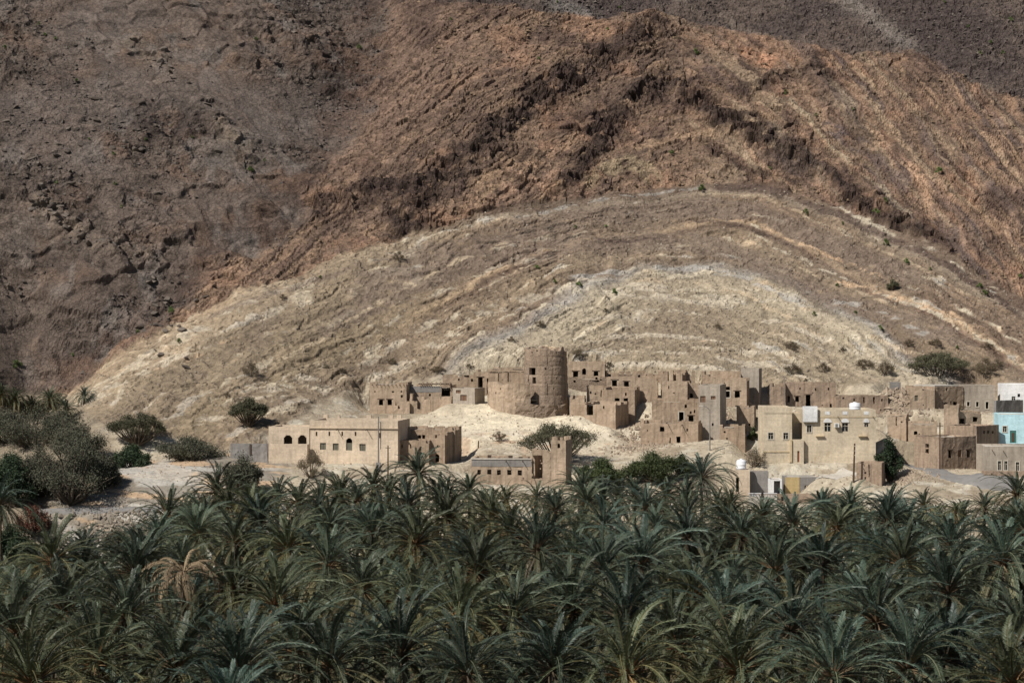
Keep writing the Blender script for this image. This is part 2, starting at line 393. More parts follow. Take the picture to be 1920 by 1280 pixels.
for pts, wpx, col, amt, k in (([(1290, 235), (1420, 312), (1560, 402)], 7, (150, 126, 96), 0.6, 2), ([(1480, 195), (1560, 280), (1640, 350), (1700, 410)], 8, (156, 138, 108), 0.55, 3), ([(1590, 130), (1660, 230), (1740, 350), (1780, 430)], 9, (148, 120, 90), 0.5, 4), ([(1560, 240), (1610, 275)], 34, (92, 78, 76), 0.8, 5), ([(1640, 300), (1690, 345)], 26, (90, 74, 70), 0.7, 6), ([(1540, 420), (1600, 440)], 24, (96, 80, 74), 0.7, 1),
        ([(1705, 320), (1730, 350), (1745, 395)], 22, (164, 126, 92), 0.7, 2), ([(1400, 95), (1440, 118)], 26, (166, 116, 80), 0.8, 3), ([(1300, 110), (1360, 150), (1400, 180)], 22, (96, 76, 70), 0.7, 4), ([(1180, 290), (1250, 260), (1330, 250)], 20, (156, 124, 90), 0.6, 5), ([(1100, 340), (1180, 300), (1220, 330)], 26, (150, 128, 92), 0.6, 6), ([(960, 330), (1060, 280), (1110, 240)], 14, (158, 122, 90), 0.7, 7), ([(880, 400), (980, 345), (1050, 330)], 20, (160, 122, 92), 0.6, 1), ([(800, 190), (900, 140), (1000, 90)], 22, (150, 112, 82), 0.5, 2), ([(1790, 200), (1830, 300), (1850, 420)], 14, (148, 120, 92), 0.4, 3), ([(1880, 240), (1900, 340), (1910, 460)], 18, (150, 118, 90), 0.4, 4)):
    P = line(pts); I = near(P, wpx * 0.1 + 3)
    d_, t_ = polydist(P, Xf[I] + 1.4 * w2[I] + 0.5 * w3[I], Z0[I] + 1.4 * fbm(Xf[I] / 5, T[I] / 5, 4, k))
    cO[I] = mix(cO[I], srgb(*col), amt * sstep(wpx * 0.12 * 0.65, wpx * 0.12 * 0.3, d_ * (1 + 0.5 * w2[I])) * sstep(-0.35, 0.0, fbm(Xf[I] / 3 + k, T[I] / 3, 4, k)))
# towards the gully on the left the beds pass into dull brown scree
redl = sstep(34, 6, dA) * sstep(40, 75, Z0)
cO = mix(cO, srgb(106, 82, 66), 0.8 * redl)
cO = mix(cO, srgb(54, 42, 38), np.clip(crag * (0.2 + 0.8 * crag_tex), 0, 0.85))
cO = mix(cO, srgb(66, 50, 44), 0.55 * sstep(0.28, 0.55, ridged(sOw / 5, arcO / 22, 3, 5) * 0.6 + 0.5 * w2) )
cO = cO * (1 + 0.24 * blk2[2] + 0.14 * chip + 0.12 * bed3 + 0.10 * blk1[2])[..., None]

# pale fold: colour by bed, broken by scree
tb = np.array([-1, 0.2, 1.2, 1.7, 3.2, 5.5, 8.6, 9.4, 10.2, 11.5, 14.0, 16.8, 18.6, 19.6, 21.5, 25, 28, 33, 40, 60])
tc = np.array([srgb(*c) for c in [(96, 76, 62), (96, 76, 62), (104, 84, 68), (146, 130, 108), (132, 110, 86), (120, 100, 80), (126, 104, 82), (178, 150, 112), (104, 82, 66), (132, 112, 88), (146, 126, 98), (126, 106, 84), (150, 144, 134), (160, 148, 124), (168, 154, 126), (160, 146, 118), (144, 128, 102), (150, 134, 106), (158, 142, 114), (150, 134, 106)]])
sc_ = sPw
cP = np.stack([np.interp(sc_, tb, tc[:, i]) for i in range(3)], -1).astype(np.float32)
# west limb: cream and buff beds near the crest, olive scree below
west = sstep(at(1000, 0, 460)[0], at(620, 0, 450)[0], X)
tbw = np.array([-1, 0.3, 1.5, 4, 6, 9, 12, 16, 22, 30, 50])
tcw = np.array([srgb(*c) for c in [(140, 114, 88), (150, 128, 98), (158, 138, 108), (146, 128, 100), (136, 118, 90), (142, 124, 94), (132, 114, 90), (148, 130, 102), (156, 140, 112), (160, 146, 120), (160, 146, 120)]])
cPw = np.stack([np.interp(sc_, tbw, tcw[:, i]) for i in range(3)], -1).astype(np.float32)
cP = mix(cP, cPw * 0.88, west)
rP1 = vnoise(iP1 * 3.1, arcP / 22, 5); rP2 = vnoise(iP2 * 4.7, arcP / 11, 2)
cP = cP * (1 + 0.16 * rP1 + 0.13 * rP2 + 0.08 * pb3)[..., None]
bias = np.interp(sc_, [0, 1, 3, 9, 15, 18.5, 22, 26, 31, 36, 50], [-0.35, -0.3, -0.28, -0.22, -0.18, -0.02, 0.10, -0.05, 0.02, 0.08, 0.08])
bias = bias * (1 - west) + west * np.interp(sc_, [0, 2, 5, 10, 16, 25, 40], [-0.08, -0.06, -0.16, -0.2, -0.12, -0.02, 0.02])
pn = 0.5 * rP2 + 0.35 * rP1 + 0.3 * pb3 + 0.4 * w2 + 0.25 * w3
pale = sstep(0.16, 0.30, pn + bias) * sstep(0.0, 0.5, expP)
pcol = mix(flat(srgb(192, 180, 152)), srgb(186, 156, 116), 0.8 * sstep(0.1, 0.5, fbm(Xf / 7 + 3, T / 5, 3, 7)))
pcol = mix(pcol, srgb(172, 166, 152), sstep(0.1, 0.4, fbm(Xf / 8 + 13, T / 6, 3, 4)))
cP = mix(cP, pcol, (0.8 - 0.25 * west) * pale)
scree = 0.8 * sstep(-0.1, 0.4, fbm(Xf / 10 - T / 60 + 9, T / 26, 4, 1) + 0.25 * w3)
cP = mix(cP, srgb(130, 113, 91), 0.55 * scree * (1 - 0.75 * pale))
cP = mix(cP, srgb(112, 96, 80), 0.4 * sstep(0.45, 0.9, gully))
# individual beds that can be followed across the fold
def bedline(pts, wpx, col, amt, k, brk=-0.25, jit=0.5):
    global cP
    P = line(pts)
    I = near(P, wpx * 0.1 + 3)
    x_, t2, w2_, w3_ = Xf[I], T[I], w2[I], w3[I]
    d_, t_ = polydist(P, x_ + jit * 1.2 * w2_, Z0[I] + jit * (0.9 * w2_ + 0.5 * w3_ + 0.6 * fbm(x_ / 9, t2 / 3, 3, k)))
    wd = wpx * 0.105
    m_ = sstep(wd * 0.62, wd * 0.32, d_ * (1 + 0.5 * fbm(x_ / 6 + k, t2 / 2, 3, k))) * sstep(brk, brk + 0.22, fbm(x_ / 5 + 3 * k, t2 / 1.6, 4, k + 1) + 0.15 * chip[I]) * sstep(0, 0.04, t_) * sstep(1, 0.96, t_)
    cP[I] = mix(cP[I], srgb(*col), amt * m_)
BR, PAL, BUF, ORA, GRY, DRK = (118, 101, 86), (182, 170, 146), (176, 156, 124), (184, 152, 114), (156, 152, 144), (88, 71, 62)
for pts, wpx, col, amt, k, brk in (
    ([(640, 560), (800, 490), (1000, 425), (1150, 400), (1300, 385), (1420, 400), (1560, 460), (1750, 540)], 44, BR, 0.75, 1, -0.5),
    ([(560, 640), (760, 540), (900, 490), (1100, 455), (1300, 455), (1400, 480), (1520, 540), (1680, 600), (1850, 655)], 40, BR, 0.7, 2, -0.5),
    ([(960, 412), (1080, 380), (1200, 362), (1320, 350)], 7, GRY, 0.55, 3, -0.2),
    ([(1330, 347), (1420, 352), (1500, 372), (1620, 428), (1720, 470), (1800, 515), (1930, 600)], 17, DRK, 0.85, 4, -0.5),
    ([(1300, 360), (1430, 368), (1560, 428), (1700, 490), (1850, 575)], 5, BUF, 0.65, 5, -0.15),
    ([(1120, 447), (1180, 450), (1240, 446)], 5, DRK, 0.8, 6, -0.4), ([(1300, 416), (1360, 420), (1440, 440), (1500, 462)], 6, DRK, 0.75, 7, -0.3),
    ([(1330, 408), (1420, 420), (1540, 470), (1660, 520)], 6, ORA, 0.9, 1, -0.25), ([(1400, 440), (1520, 490), (1640, 545), (1760, 590)], 5, PAL, 0.8, 2, -0.2), ([(1440, 470), (1560, 525), (1680, 575)], 5, BUF, 0.8, 3, -0.2),
    ([(1560, 520), (1680, 560), (1770, 585), (1850, 625)], 12, ORA, 0.85, 4, -0.05), ([(1560, 560), (1660, 590), (1760, 640)], 10, GRY, 0.7, 5, -0.1),
    ([(1060, 525), (1130, 510), (1220, 506), (1320, 502), (1400, 520), (1450, 545), (1510, 572)], 9, GRY, 0.75, 6, -0.3),
    ([(870, 600), (960, 565), (1050, 545), (1130, 530)], 16, PAL, 0.6, 7, 0.0), ([(1120, 545), (1200, 548), (1270, 556), (1340, 560), (1400, 572)], 26, PAL, 0.75, 1, -0.12), ([(1180, 528), (1300, 528), (1400, 552), (1500, 605), (1570, 645)], 8, BUF, 0.85, 2, -0.3),
    ([(1100, 600), (1160, 590), (1250, 585), (1320, 592)], 8, PAL, 0.7, 3, -0.1), ([(1380, 590), (1480, 610), (1560, 640), (1640, 690)], 12, PAL, 0.75, 4, -0.05),
    ([(1080, 640), (1180, 628), (1300, 632), (1420, 660), (1520, 690)], 10, PAL, 0.75, 5, -0.05), ([(1090, 665), (1200, 655), (1330, 665), (1450, 690), (1540, 715)], 9, PAL, 0.8, 6, -0.1), ([(1120, 688), (1230, 680), (1340, 690), (1420, 705)], 10, PAL, 0.85, 7, -0.15), ([(1560, 640), (1660, 680), (1740, 720)], 8, PAL, 0.7, 1, -0.05), ([(1600, 620), (1720, 665), (1800, 690)], 7, BUF, 0.7, 2, -0.1),
    ([(180, 700), (330, 622), (480, 545), (640, 492), (780, 452)], 10, BUF, 0.6, 3, -0.1), ([(200, 712), (340, 632), (490, 556), (620, 508)], 9, PAL, 0.6, 4, 0.0), ([(300, 690), (400, 640), (500, 590), (570, 545)], 16, PAL, 0.65, 5, 0.0), ([(250, 720), (360, 672), (450, 630)], 8, ORA, 0.6, 6, 0.0),
    ([(150, 758), (260, 705), (330, 672)], 14, PAL, 0.7, 7, -0.1), ([(480, 700), (600, 640), (720, 560), (860, 490), (960, 450)], 8, BUF, 0.75, 1, -0.1), ([(560, 720), (680, 640), (800, 560), (920, 505), (1040, 480)], 7, PAL, 0.6, 2, 0.0), ([(600, 735), (720, 660), (830, 590)], 14, PAL, 0.65, 3, 0.0), ([(360, 800), (480, 745), (600, 700)], 16, PAL, 0.65, 4, -0.05), ([(640, 745), (760, 680), (850, 630)], 16, PAL, 0.6, 5, -0.05), ([(380, 600), (520, 545), (680, 500), (820, 455)], 10, BR, 0.6, 6, -0.4), ([(320, 740), (430, 690), (540, 640), (640, 590)], 22, (134, 118, 92), 0.7, 7, -0.5)):
    bedline(pts, wpx, col, amt, k, brk)
cP = cP * (1 + 0.14 * blk2[2] + 0.15 * chip + 0.08 * w3)[..., None]

cU = mix(flat(srgb(84, 70, 66)), srgb(104, 88, 78), sstep(-0.2, 0.5, w1 + 0.4 * w2))
cU = mix(cU, srgb(120, 104, 90), 0.5 * sstep(0.2, 0.5, fbm((Xf + T * 0.8) / 4, (T - Xf) / 40, 3, 3)))
U1 = line([(1590, 5), (1640, 40), (1700, 85)]); du, _ = polydist(U1, X + w2, Z0 + w2)
cU = mix(cU, srgb(138, 126, 116), 0.7 * np.exp(-(du / 2.4) ** 2))
U2 = line([(1040, 5), (1095, 28)]); du2, _ = polydist(U2, X + w2, Z0 + w2)
cU = mix(cU, srgb(140, 132, 124), 0.6 * np.exp(-(du2 / 2.2) ** 2))
cU = cU * (1 + 0.16 * blk2[2] + 0.12 * chip)[..., None]

cV = mix(flat(srgb(192, 176, 148)), srgb(160, 142, 116), sstep(-0.1, 0.5, w1 + 0.8 * w2 + 0.4 * w3))
cV = mix(cV, srgb(206, 196, 174), 0.7 * sstep(0.15, 0.4, fbm(Xf / 4 + 20, T / 2, 4, 6)))
mound = np.exp(-((X - at(1000, 0, 400)[0]) / 15) ** 2 - ((Y - 396) / 13) ** 2)
cV = mix(cV, srgb(228, 211, 178), np.clip(1.5 * mound, 0, 1) * sstep(-0.5, 0.1, w2 + 0.2))
cV = mix(cV, srgb(214, 200, 178), 0.7 * np.clip(1.4 * mound, 0, 1) * sstep(0.0, 0.3, fbm(Xf / 3, T / 2, 3, 2)) * sstep(396, 388, Y))
cV = mix(cV, srgb(196, 146, 104), 0.8 * np.clip(1.4 * mound, 0, 1) * sstep(0.1, 0.3, fbm(Xf / 2 + 5, T / 1.5, 3, 5)) * sstep(395, 386, Y))
# layered rock hump on the west side: grey rock with buff and salmon slabs
hump = sstep(at(560, 0, 362)[0], at(500, 0, 362)[0], X) * sstep(385, 376, Y)
hs = Z0 + 0.05 * X + 0.25 * w2
hn = vnoise(hs / 0.5, Xf / 9, 2) + 0.5 * vnoise(hs / 0.22, Xf / 4, 3) + 0.4 * w2
ch = mix(flat(srgb(140, 128, 112)), srgb(158, 148, 132), sstep(-0.2, 0.3, w2))
ch = mix(ch, srgb(206, 170, 128), 0.9 * sstep(0.25, 0.4, hn))
ch = mix(ch, srgb(190, 184, 172), 0.8 * sstep(0.25, 0.4, vnoise(hs / 0.4 + 50, Xf / 7, 4) + 0.3 * w2))
cV = mix(cV, ch, hump)
valley = sstep(at(230, 0, 380)[0], at(120, 0, 380)[0], X)
cV = mix(cV, srgb(150, 134, 110), valley)
cV = cV * (1 + 0.08 * chip + 0.08 * blk2[2])[..., None]
colr = cL * mL[..., None] + cO * mO[..., None] + cP * mP[..., None] + cU * mU[..., None] + cV * mV[..., None]
lum = colr @ np.array([0.3, 0.55, 0.15], np.float32)
sat = (0.74 * (1 - mV) + 0.78 * mV - 0.02 * mO)[..., None]; gain = (1.34 * (1 - mV) + 1.14 * mV + 0.08 * mP + 0.38 * mO - 0.16 * (mL + mU))[..., None]
colr = colr * (1 + mP[..., None] * np.array([0.03, -0.005, -0.02], np.float32) + mL[..., None] * np.array([0.0, -0.02, 0.03], np.float32))
colr = np.clip((lum[..., None] + (colr - lum[..., None]) * sat) * gain, 0.015, 0.75)

# ---- final surface
gx_, gy_ = np.gradient(Z0, GX, GY)
nl = np.sqrt(gx_ ** 2 + gy_ ** 2 + 1)
fade = sstep(130, 120, np.abs(X)) * 0.85 + 0.15
D = rel * fade
edge = sstep(340, 348, Y)                        # the terrace drops to the palm grove in front
ZT = np.where(Y < 350, -11.5 + (Z0 + 11.5) * edge, Z0)
PX = X - gx_ / nl * D * 0.8
PY = Y - gy_ / nl * D * 0.8
PZ = ZT + D / nl
ZG = ZT + D * nl * (1 - 0.8 * (1 - 1 / nl ** 2))  # height of the displaced surface, for standing things on it

def ground(x, y):
    return float(bilin(GX, GY, ZG, np.array([x]), np.array([y]))[0])
def hit(u, v):
    return cast(u, v, G=ZG)

nx, ny = X.shape
idx = np.arange(nx * ny).reshape(nx, ny)
quads = np.stack([idx[:-1, :-1], idx[1:, :-1], idx[1:, 1:], idx[:-1, 1:]], -1).reshape(-1, 4)
me = mesh_np('mountain', np.stack([PX, PY, PZ], -1).reshape(-1, 3), quads)
ca = me.color_attributes.new('rock', 'FLOAT_COLOR', 'POINT')
crackable = np.clip(1 - 0.9 * mV - 0.55 * mP, 0.05, 1)
ca.data.foreach_set('color', np.c_[colr.reshape(-1, 3), crackable.reshape(-1)].astype(np.float32).ravel())

# ------------------------------------------------------------------ materials
def new_mat(name):
    m = bpy.data.materials.new(name)
    m.use_nodes = True
    nt = m.node_tree
    b = nt.nodes['Principled BSDF']
    b.inputs['Roughness'].default_value = 0.92
    b.inputs['Specular IOR Level'].default_value = 0.15
    return m, nt, b
def nn(nt, kind, **kw):
    n = nt.nodes.new(kind)
    for k, v in kw.items():
        if k in n.inputs: n.inputs[k].default_value = v
        else: setattr(n, k, v)
    return n
def scaled_noise(nt, scale, detail=4, rough=0.6, coord='Object', vec=None, stretch=None):
    tc_ = nt.nodes.new('ShaderNodeTexCoord')
    src = tc_.outputs[coord]
    if stretch:
        mp = nt.nodes.new('ShaderNodeMapping'); mp.inputs['Scale'].default_value = stretch
        nt.links.new(src, mp.inputs[0]); src = mp.outputs[0]
    n = nn(nt, 'ShaderNodeTexNoise', Scale=scale, Detail=detail, Roughness=rough)
    nt.links.new(src, n.inputs['Vector'])
    return n.outputs['Fac']
def ramp(nt, fac, stops):
    r = nt.nodes.new('ShaderNodeValToRGB')
    el = r.color_ramp.elements
    while len(el) < len(stops): el.new(0.5)
    for e, (p, c) in zip(el, stops):
        e.position = p; e.color = (c, c, c, 1) if not hasattr(c, '__len__') else (*c[:3], 1)
    nt.links.new(fac, r.inputs[0])
    return r.outputs[0]
def mul(nt, a, b, fac=1.0, mode='MULTIPLY'):
    m = nt.nodes.new('ShaderNodeMix'); m.data_type = 'RGBA'; m.blend_type = mode
    for s, i in ((a, 6), (b, 7)):
        if hasattr(s, 'links'): nt.links.new(s, m.inputs[i])
        else: m.inputs[i].default_value = (*s[:3], 1)
    if hasattr(fac, 'links'): nt.links.new(fac, m.inputs[0])
    else: m.inputs[0].default_value = fac
    return m.outputs[2]
def bump(nt, b, h, dist, strength=1.0):
    n = nt.nodes.new('ShaderNodeBump')
    n.inputs['Distance'].default_value = dist; n.inputs['Strength'].default_value = strength
    nt.links.new(h, n.inputs['Height']); nt.links.new(n.outputs[0], b.inputs['Normal'])

m_rock, nt, b = new_mat('bedded_rock')
at_ = nn(nt, 'ShaderNodeAttribute', attribute_name='rock')
n1 = scaled_noise(nt, 1.1, 6, 0.75); n2 = scaled_noise(nt, 0.33, 4, 0.65); n3 = scaled_noise(nt, 3.1, 3, 0.7)
c_ = mul(nt, at_.outputs['Color'], ramp(nt, n1, [(0.28, 0.7), (0.5, 1.0), (0.72, 1.26)]))
c_ = mul(nt, c_, ramp(nt, n2, [(0.3, 0.86), (0.7, 1.14)]))
tc2 = nt.nodes.new('ShaderNodeTexCoord')
nz3 = nn(nt, 'ShaderNodeTexNoise', Scale=0.9, Detail=3.0); nt.links.new(tc2.outputs['Object'], nz3.inputs['Vector'])
va = nt.nodes.new('ShaderNodeVectorMath'); va.operation = 'ADD'; nt.links.new(tc2.outputs['Object'], va.inputs[0]); nt.links.new(nz3.outputs['Color'], va.inputs[1])
vor = nn(nt, 'ShaderNodeTexVoronoi', Scale=1.25, feature='DISTANCE_TO_EDGE'); nt.links.new(va.outputs[0], vor.inputs['Vector'])
crk = mul(nt, (1, 1, 1), ramp(nt, vor.outputs['Distance'], [(0.0, 0.0), (0.09, 1.0)]), at_.outputs['Alpha'], 'MIX')
c_ = mul(nt, c_, ramp(nt, vor.outputs['Distance'], [(0.0, 0.55), (0.07, 1.0), (0.5, 1.08)]), at_.outputs['Alpha'])
nt.links.new(c_, b.inputs['Base Color'])
bump(nt, b, mul(nt, mul(nt, n1, n3, 0.6, 'ADD'), crk, 0.45, 'ADD'), 0.5, 0.55)
b.inputs['Roughness'].default_value = 0.95
mountain = link('mountain', me, m_rock)
tag(mountain, 'folded brown and cream rock mountainside behind the village', kind='structure')
# ------------------------------------------------------------------ wall materials
def wall_mat(name, base, dark, streak=0.5, rough_bump=0.06, stain=(0.2, 0.13, 0.08), stain_amt=0.25, scale=1.0):
    m, nt, b = new_mat(name)
    na = scaled_noise(nt, 0.45 * scale, 5, 0.65)
    nb = scaled_noise(nt, 2.6 * scale, 5, 0.7)
    ns = scaled_noise(nt, 1.2 * scale, 4, 0.6, stretch=(1.4, 1.4, 0.16))
    nc = scaled_noise(nt, 1.5 * scale, 3, 0.6, stretch=(0.12, 0.12, 1.6))
    c = mul(nt, base, dark, ramp(nt, na, [(0.35, 0.0), (0.68, 1.0)]), 'MIX')
    c = mul(nt, c, ramp(nt, ns, [(0.28, 1 - 0.5 * streak), (0.52, 1.0), (0.8, 1 + 0.2 * streak)]))
    c = mul(nt, c, ramp(nt, scaled_noise(nt, 0.22 * scale, 3, 0.5), [(0.35, 0.84), (0.65, 1.14)]))
    c = mul(nt, c, ramp(nt, nc, [(0.32, 0.88), (0.6, 1.05)]), 0.8)
    c = mul(nt, c, stain, ramp(nt, scaled_noise(nt, 0.8 * scale, 5, 0.7, stretch=(1, 1, 0.5)), [(0.55, 0.0), (0.75, stain_amt)]), 'MIX')
    c = mul(nt, c, ramp(nt, nb, [(0.3, 0.82), (0.7, 1.14)]))
    nt.links.new(c, b.inputs['Base Color'])
    bump(nt, b, nb, rough_bump, 0.9)
    return m
def plain_mat(name, col, rough=0.8, spec=0.2, var=0.12, sc=3.0):
    m, nt, b = new_mat(name)
    n = scaled_noise(nt, sc, 4, 0.6)
    nt.links.new(mul(nt, col, ramp(nt, n, [(0.3, 1 - var), (0.7, 1 + var)])), b.inputs['Base Color'])
    b.inputs['Roughness'].default_value = rough
    b.inputs['Specular IOR Level'].default_value = spec
    return m
M = {
    'mud': wall_mat('mud_render', (0.405, 0.308, 0.225), (0.32, 0.236, 0.17), 0.8, 0.10),
    'mud2': wall_mat('sunbaked_mud', (0.44, 0.34, 0.25), (0.36, 0.272, 0.198), 0.7, 0.08),
    'mudred': wall_mat('reddish_mud', (0.37, 0.28, 0.21), (0.31, 0.23, 0.17), 0.9, 0.10),
    'towermud': wall_mat('weathered_tower_mud', (0.345, 0.265, 0.20), (0.255, 0.19, 0.142), 0.9, 0.22, scale=1.3),
    'stone': wall_mat('stone_and_mud', (0.32, 0.245, 0.185), (0.24, 0.18, 0.135), 0.2, 0.35, scale=1.8),
    'plaster': wall_mat('buff_plaster', (0.63, 0.515, 0.395), (0.57, 0.46, 0.345), 0.35, 0.03, (0.34, 0.27, 0.2), 0.3),
    'cream': wall_mat('cream_paint', (0.63, 0.535, 0.405), (0.57, 0.48, 0.355), 0.3, 0.015, (0.40, 0.28, 0.15), 0.45),
    'creamtrim': wall_mat('cream_trim', (0.62, 0.50, 0.33), (0.58, 0.46, 0.30), 0.2, 0.01),  # yellower cream for the bands, corner pier and ledges
    'grey': wall_mat('grey_cement', (0.27, 0.255, 0.24), (0.225, 0.21, 0.20), 0.5, 0.03, (0.17, 0.15, 0.13), 0.4),
    'greypale': wall_mat('pale_cement', (0.41, 0.355, 0.295), (0.35, 0.30, 0.245), 0.6, 0.03, (0.24, 0.2, 0.16), 0.35),
    'white': wall_mat('white_paint', (0.80, 0.80, 0.80), (0.74, 0.74, 0.73), 0.2, 0.01, (0.6, 0.58, 0.55), 0.2),
    'cyan': wall_mat('turquoise_paint', (0.50, 0.72, 0.78), (0.46, 0.68, 0.75), 0.25, 0.01, (0.42, 0.66, 0.68), 0.3),
    'yellow': wall_mat('yellow_paint', (0.50, 0.38, 0.19), (0.45, 0.34, 0.18), 0.3, 0.02),
    'roof': wall_mat('roof_earth', (0.34, 0.28, 0.215), (0.28, 0.23, 0.18), 0.0, 0.1),
    'concrete': wall_mat('concrete_slab', (0.52, 0.48, 0.42), (0.46, 0.42, 0.36), 0.0, 0.03),
    'wood': plain_mat('old_wood', (0.085, 0.058, 0.042), 0.85),
    'shutter': plain_mat('grey_green_shutter', (0.135, 0.130, 0.100), 0.7),
    'brownshutter': plain_mat('brown_shutter', (0.17, 0.10, 0.065), 0.7),
    'glass': plain_mat('dark_window_glass', (0.02, 0.024, 0.028), 0.15, 0.5, 0.02),
    'frame': plain_mat('pale_window_frame', (0.55, 0.50, 0.42), 0.6),
    'metal': plain_mat('dull_metal', (0.20, 0.19, 0.18), 0.55, 0.4),
    'darkmetal': plain_mat('dark_metal', (0.05, 0.045, 0.042), 0.6, 0.4),
    'tank': plain_mat('white_plastic', (0.80, 0.81, 0.84), 0.45, 0.4, 0.03),
    'green': plain_mat('green_door_paint', (0.05, 0.16, 0.14), 0.6),
    'red': plain_mat('red_brown_door', (0.26, 0.09, 0.05), 0.6),
    'asphalt': plain_mat('dusty_asphalt', (0.21, 0.20, 0.19), 0.95, 0.1, 0.15, 0.8),
}

# ------------------------------------------------------------------ walls with real openings
def arch_in(x, z, h):
    x0, z0, x1, z1, kind = h[:5]
    if not (x0 < x < x1 and z0 < z < z1): return False
    if kind and 'a' in kind:
        r = (x1 - x0) / 2; zc = z1 - r
        if z > zc: return ((x - (x0 + x1) / 2) / r) ** 2 + ((z - zc) / r) ** 2 < 1
    return True

def wall_geo(W, zb, top, t, holes=(), cell=0.42, amp=0.05, seed=0, jag=0.0):
    """a wall standing along x (0..W), thickness along y (0..t, 0 is the outer face); top is a height or a function of x"""
    tf = top if callable(top) else (lambda x: top)
    jag *= 0.85
    zmax = max(tf(x) for x in np.linspace(0, W, 40)) + (0.0 if jag == 0 else jag * 0.3)
    xs = set(np.round(np.linspace(0, W, max(2, int(W / cell) + 1)), 4)); zs = set(np.round(np.linspace(zb, zmax, max(2, int((zmax - zb) / cell) + 1)), 4))
    hx = set(); hz = set()
    for h in holes:
        x0, z0, x1, z1, kind = h[:5]
        hx |= {x0, x1}; hz |= {z0, z1}
        if kind and 'a' in kind:
            hx |= set(np.linspace(x0, x1, 9)); r = (x1 - x0) / 2; hz |= set(np.linspace(z1 - r, z1, 5))
        if kind and 'j' in kind:
            hx |= set(np.linspace(x0, x1, 8)); hz |= set(np.linspace(z0, z1, 10))
    def merge(reg, hard):
        hard = sorted(v for v in hard)
        reg = [v for v in reg if all(abs(v - k) > 0.09 for k in hard)]
        return np.array(sorted(set(np.round(list(reg) + [v for v in hard], 4))))
    xs = merge(xs, {v for v in hx if 0 < v < W} | {0.0, W}); zs = merge(zs, {v for v in hz if zb < v < zmax} | {zb, zmax})
    nxs, nzs = len(xs), len(zs)
    rs = np.random.default_rng(seed + 5)
    keep = np.ones((nxs - 1, nzs - 1), bool)
    for i in range(nxs - 1):
        xm = (xs[i] + xs[i + 1]) / 2
        tx = tf(xm)
        if jag: tx += jag * (float(vnoise(xm * 0.55 + seed * 3.7, seed * 1.3, seed)) - 0.35 + 0.35 * float(vnoise(xm * 1.9 + seed, seed * 2.1, seed + 1)))
        for j in range(nzs - 1):
            zm = (zs[j] + zs[j + 1]) / 2
            if zm > tx + 1e-4: keep[i, j] = False
            elif any(arch_in(xm, zm, h) and (not (h[4] and 'j' in h[4]) or (abs(xm - (h[0] + h[2]) / 2) / (h[2] - h[0]) * 2 + 0.5 * float(vnoise(xm * 2.3, zm * 2.3, seed)) < 1.0)) for h in holes): keep[i, j] = False
    gx, gz = np.meshgrid(xs, zs, indexing='ij')
    nf = amp * (vnoise(gx * 0.9 + seed * 7.1, gz * 0.9 + seed, 1) + 0.6 * vnoise(gx * 2.3 + seed, gz * 2.3 + seed * 3, 2))
    jx = gx + 0.8 * amp * vnoise(gx * 1.7 + seed, gz * 1.7, 3) * ((gx > 0) & (gx < W)); jz = gz + 0.8 * amp * vnoise(gx * 1.9, gz * 1.5 + seed, 4)
    if jag:
        jz = jz + 0.5 * amp * rs.standard_normal(gz.shape); jx = np.where((gx > 0) & (gx < W), jx + 0.3 * amp * rs.standard_normal(gz.shape), jx)
    F = np.stack([jx, nf, jz], -1).reshape(-1, 3); Bk = np.stack([jx, np.full(gx.shape, t) + nf * 0.5, jz], -1).reshape(-1, 3)
    V = np.vstack([F, Bk]); off = nxs * nzs
    ii = np.arange(nxs * nzs).reshape(nxs, nzs)
    faces = []
    for i in range(nxs - 1):
        for j in range(nzs - 1):
            if not keep[i, j]: continue
            a, b_, c, d = ii[i, j], ii[i + 1, j], ii[i + 1, j + 1], ii[i, j + 1]
            faces.append((a, b_, c, d)); faces.append((a + off, d + off, c + off, b_ + off))
            if i == 0 or not keep[i - 1, j]: faces.append((a, d, d + off, a + off))
            if i == nxs - 2 or not keep[i + 1, j]: faces.append((b_, b_ + off, c + off, c))
            if j == 0 or not keep[i, j - 1]: faces.append((a, a + off, b_ + off, b_))
            if j == nzs - 2 or not keep[i, j + 1]: faces.append((d, c, c + off, d + off))
    f = np.array(faces, np.int64).reshape(-1, 4)
    used = np.unique(f)
    remap = np.full(len(V), -1); remap[used] = np.arange(len(used))
    return V[used], remap[f]

def box_geo(x0, x1, y0, y1, z0, z1, bev=0.0):
    v = [(x, y, z) for z in (z0, z1) for x, y in ((x0, y0), (x1, y0), (x1, y1), (x0, y1))]
    f = [(0, 3, 2, 1), (4, 5, 6, 7), (0, 1, 5, 4), (1, 2, 6, 5), (2, 3, 7, 6), (3, 0, 4, 7)]
    return np.array(v, float), np.array(f)
def tube_geo(p, q, r0, r1, n=7):
    p = np.array(p, float); q = np.array(q, float); ax = (q - p) / np.linalg.norm(q - p)
    s = np.cross(ax, (0, 0, 1)) if abs(ax[2]) < 0.9 else np.cross(ax, (1, 0, 0)); s /= np.linalg.norm(s); w = np.cross(ax, s)
    a = np.linspace(0, 2 * math.pi, n, endpoint=False)
    ring = np.cos(a)[:, None] * s + np.sin(a)[:, None] * w
    V = np.vstack([p + ring * r0, q + ring * r1, [p], [q]])
    f = [(i, (i + 1) % n, n + (i + 1) % n, n + i) for i in range(n)] + [((i + 1) % n, i, 2 * n) for i in range(n)] + [(n + i, n + (i + 1) % n, 2 * n + 1) for i in range(n)]
    return V, f
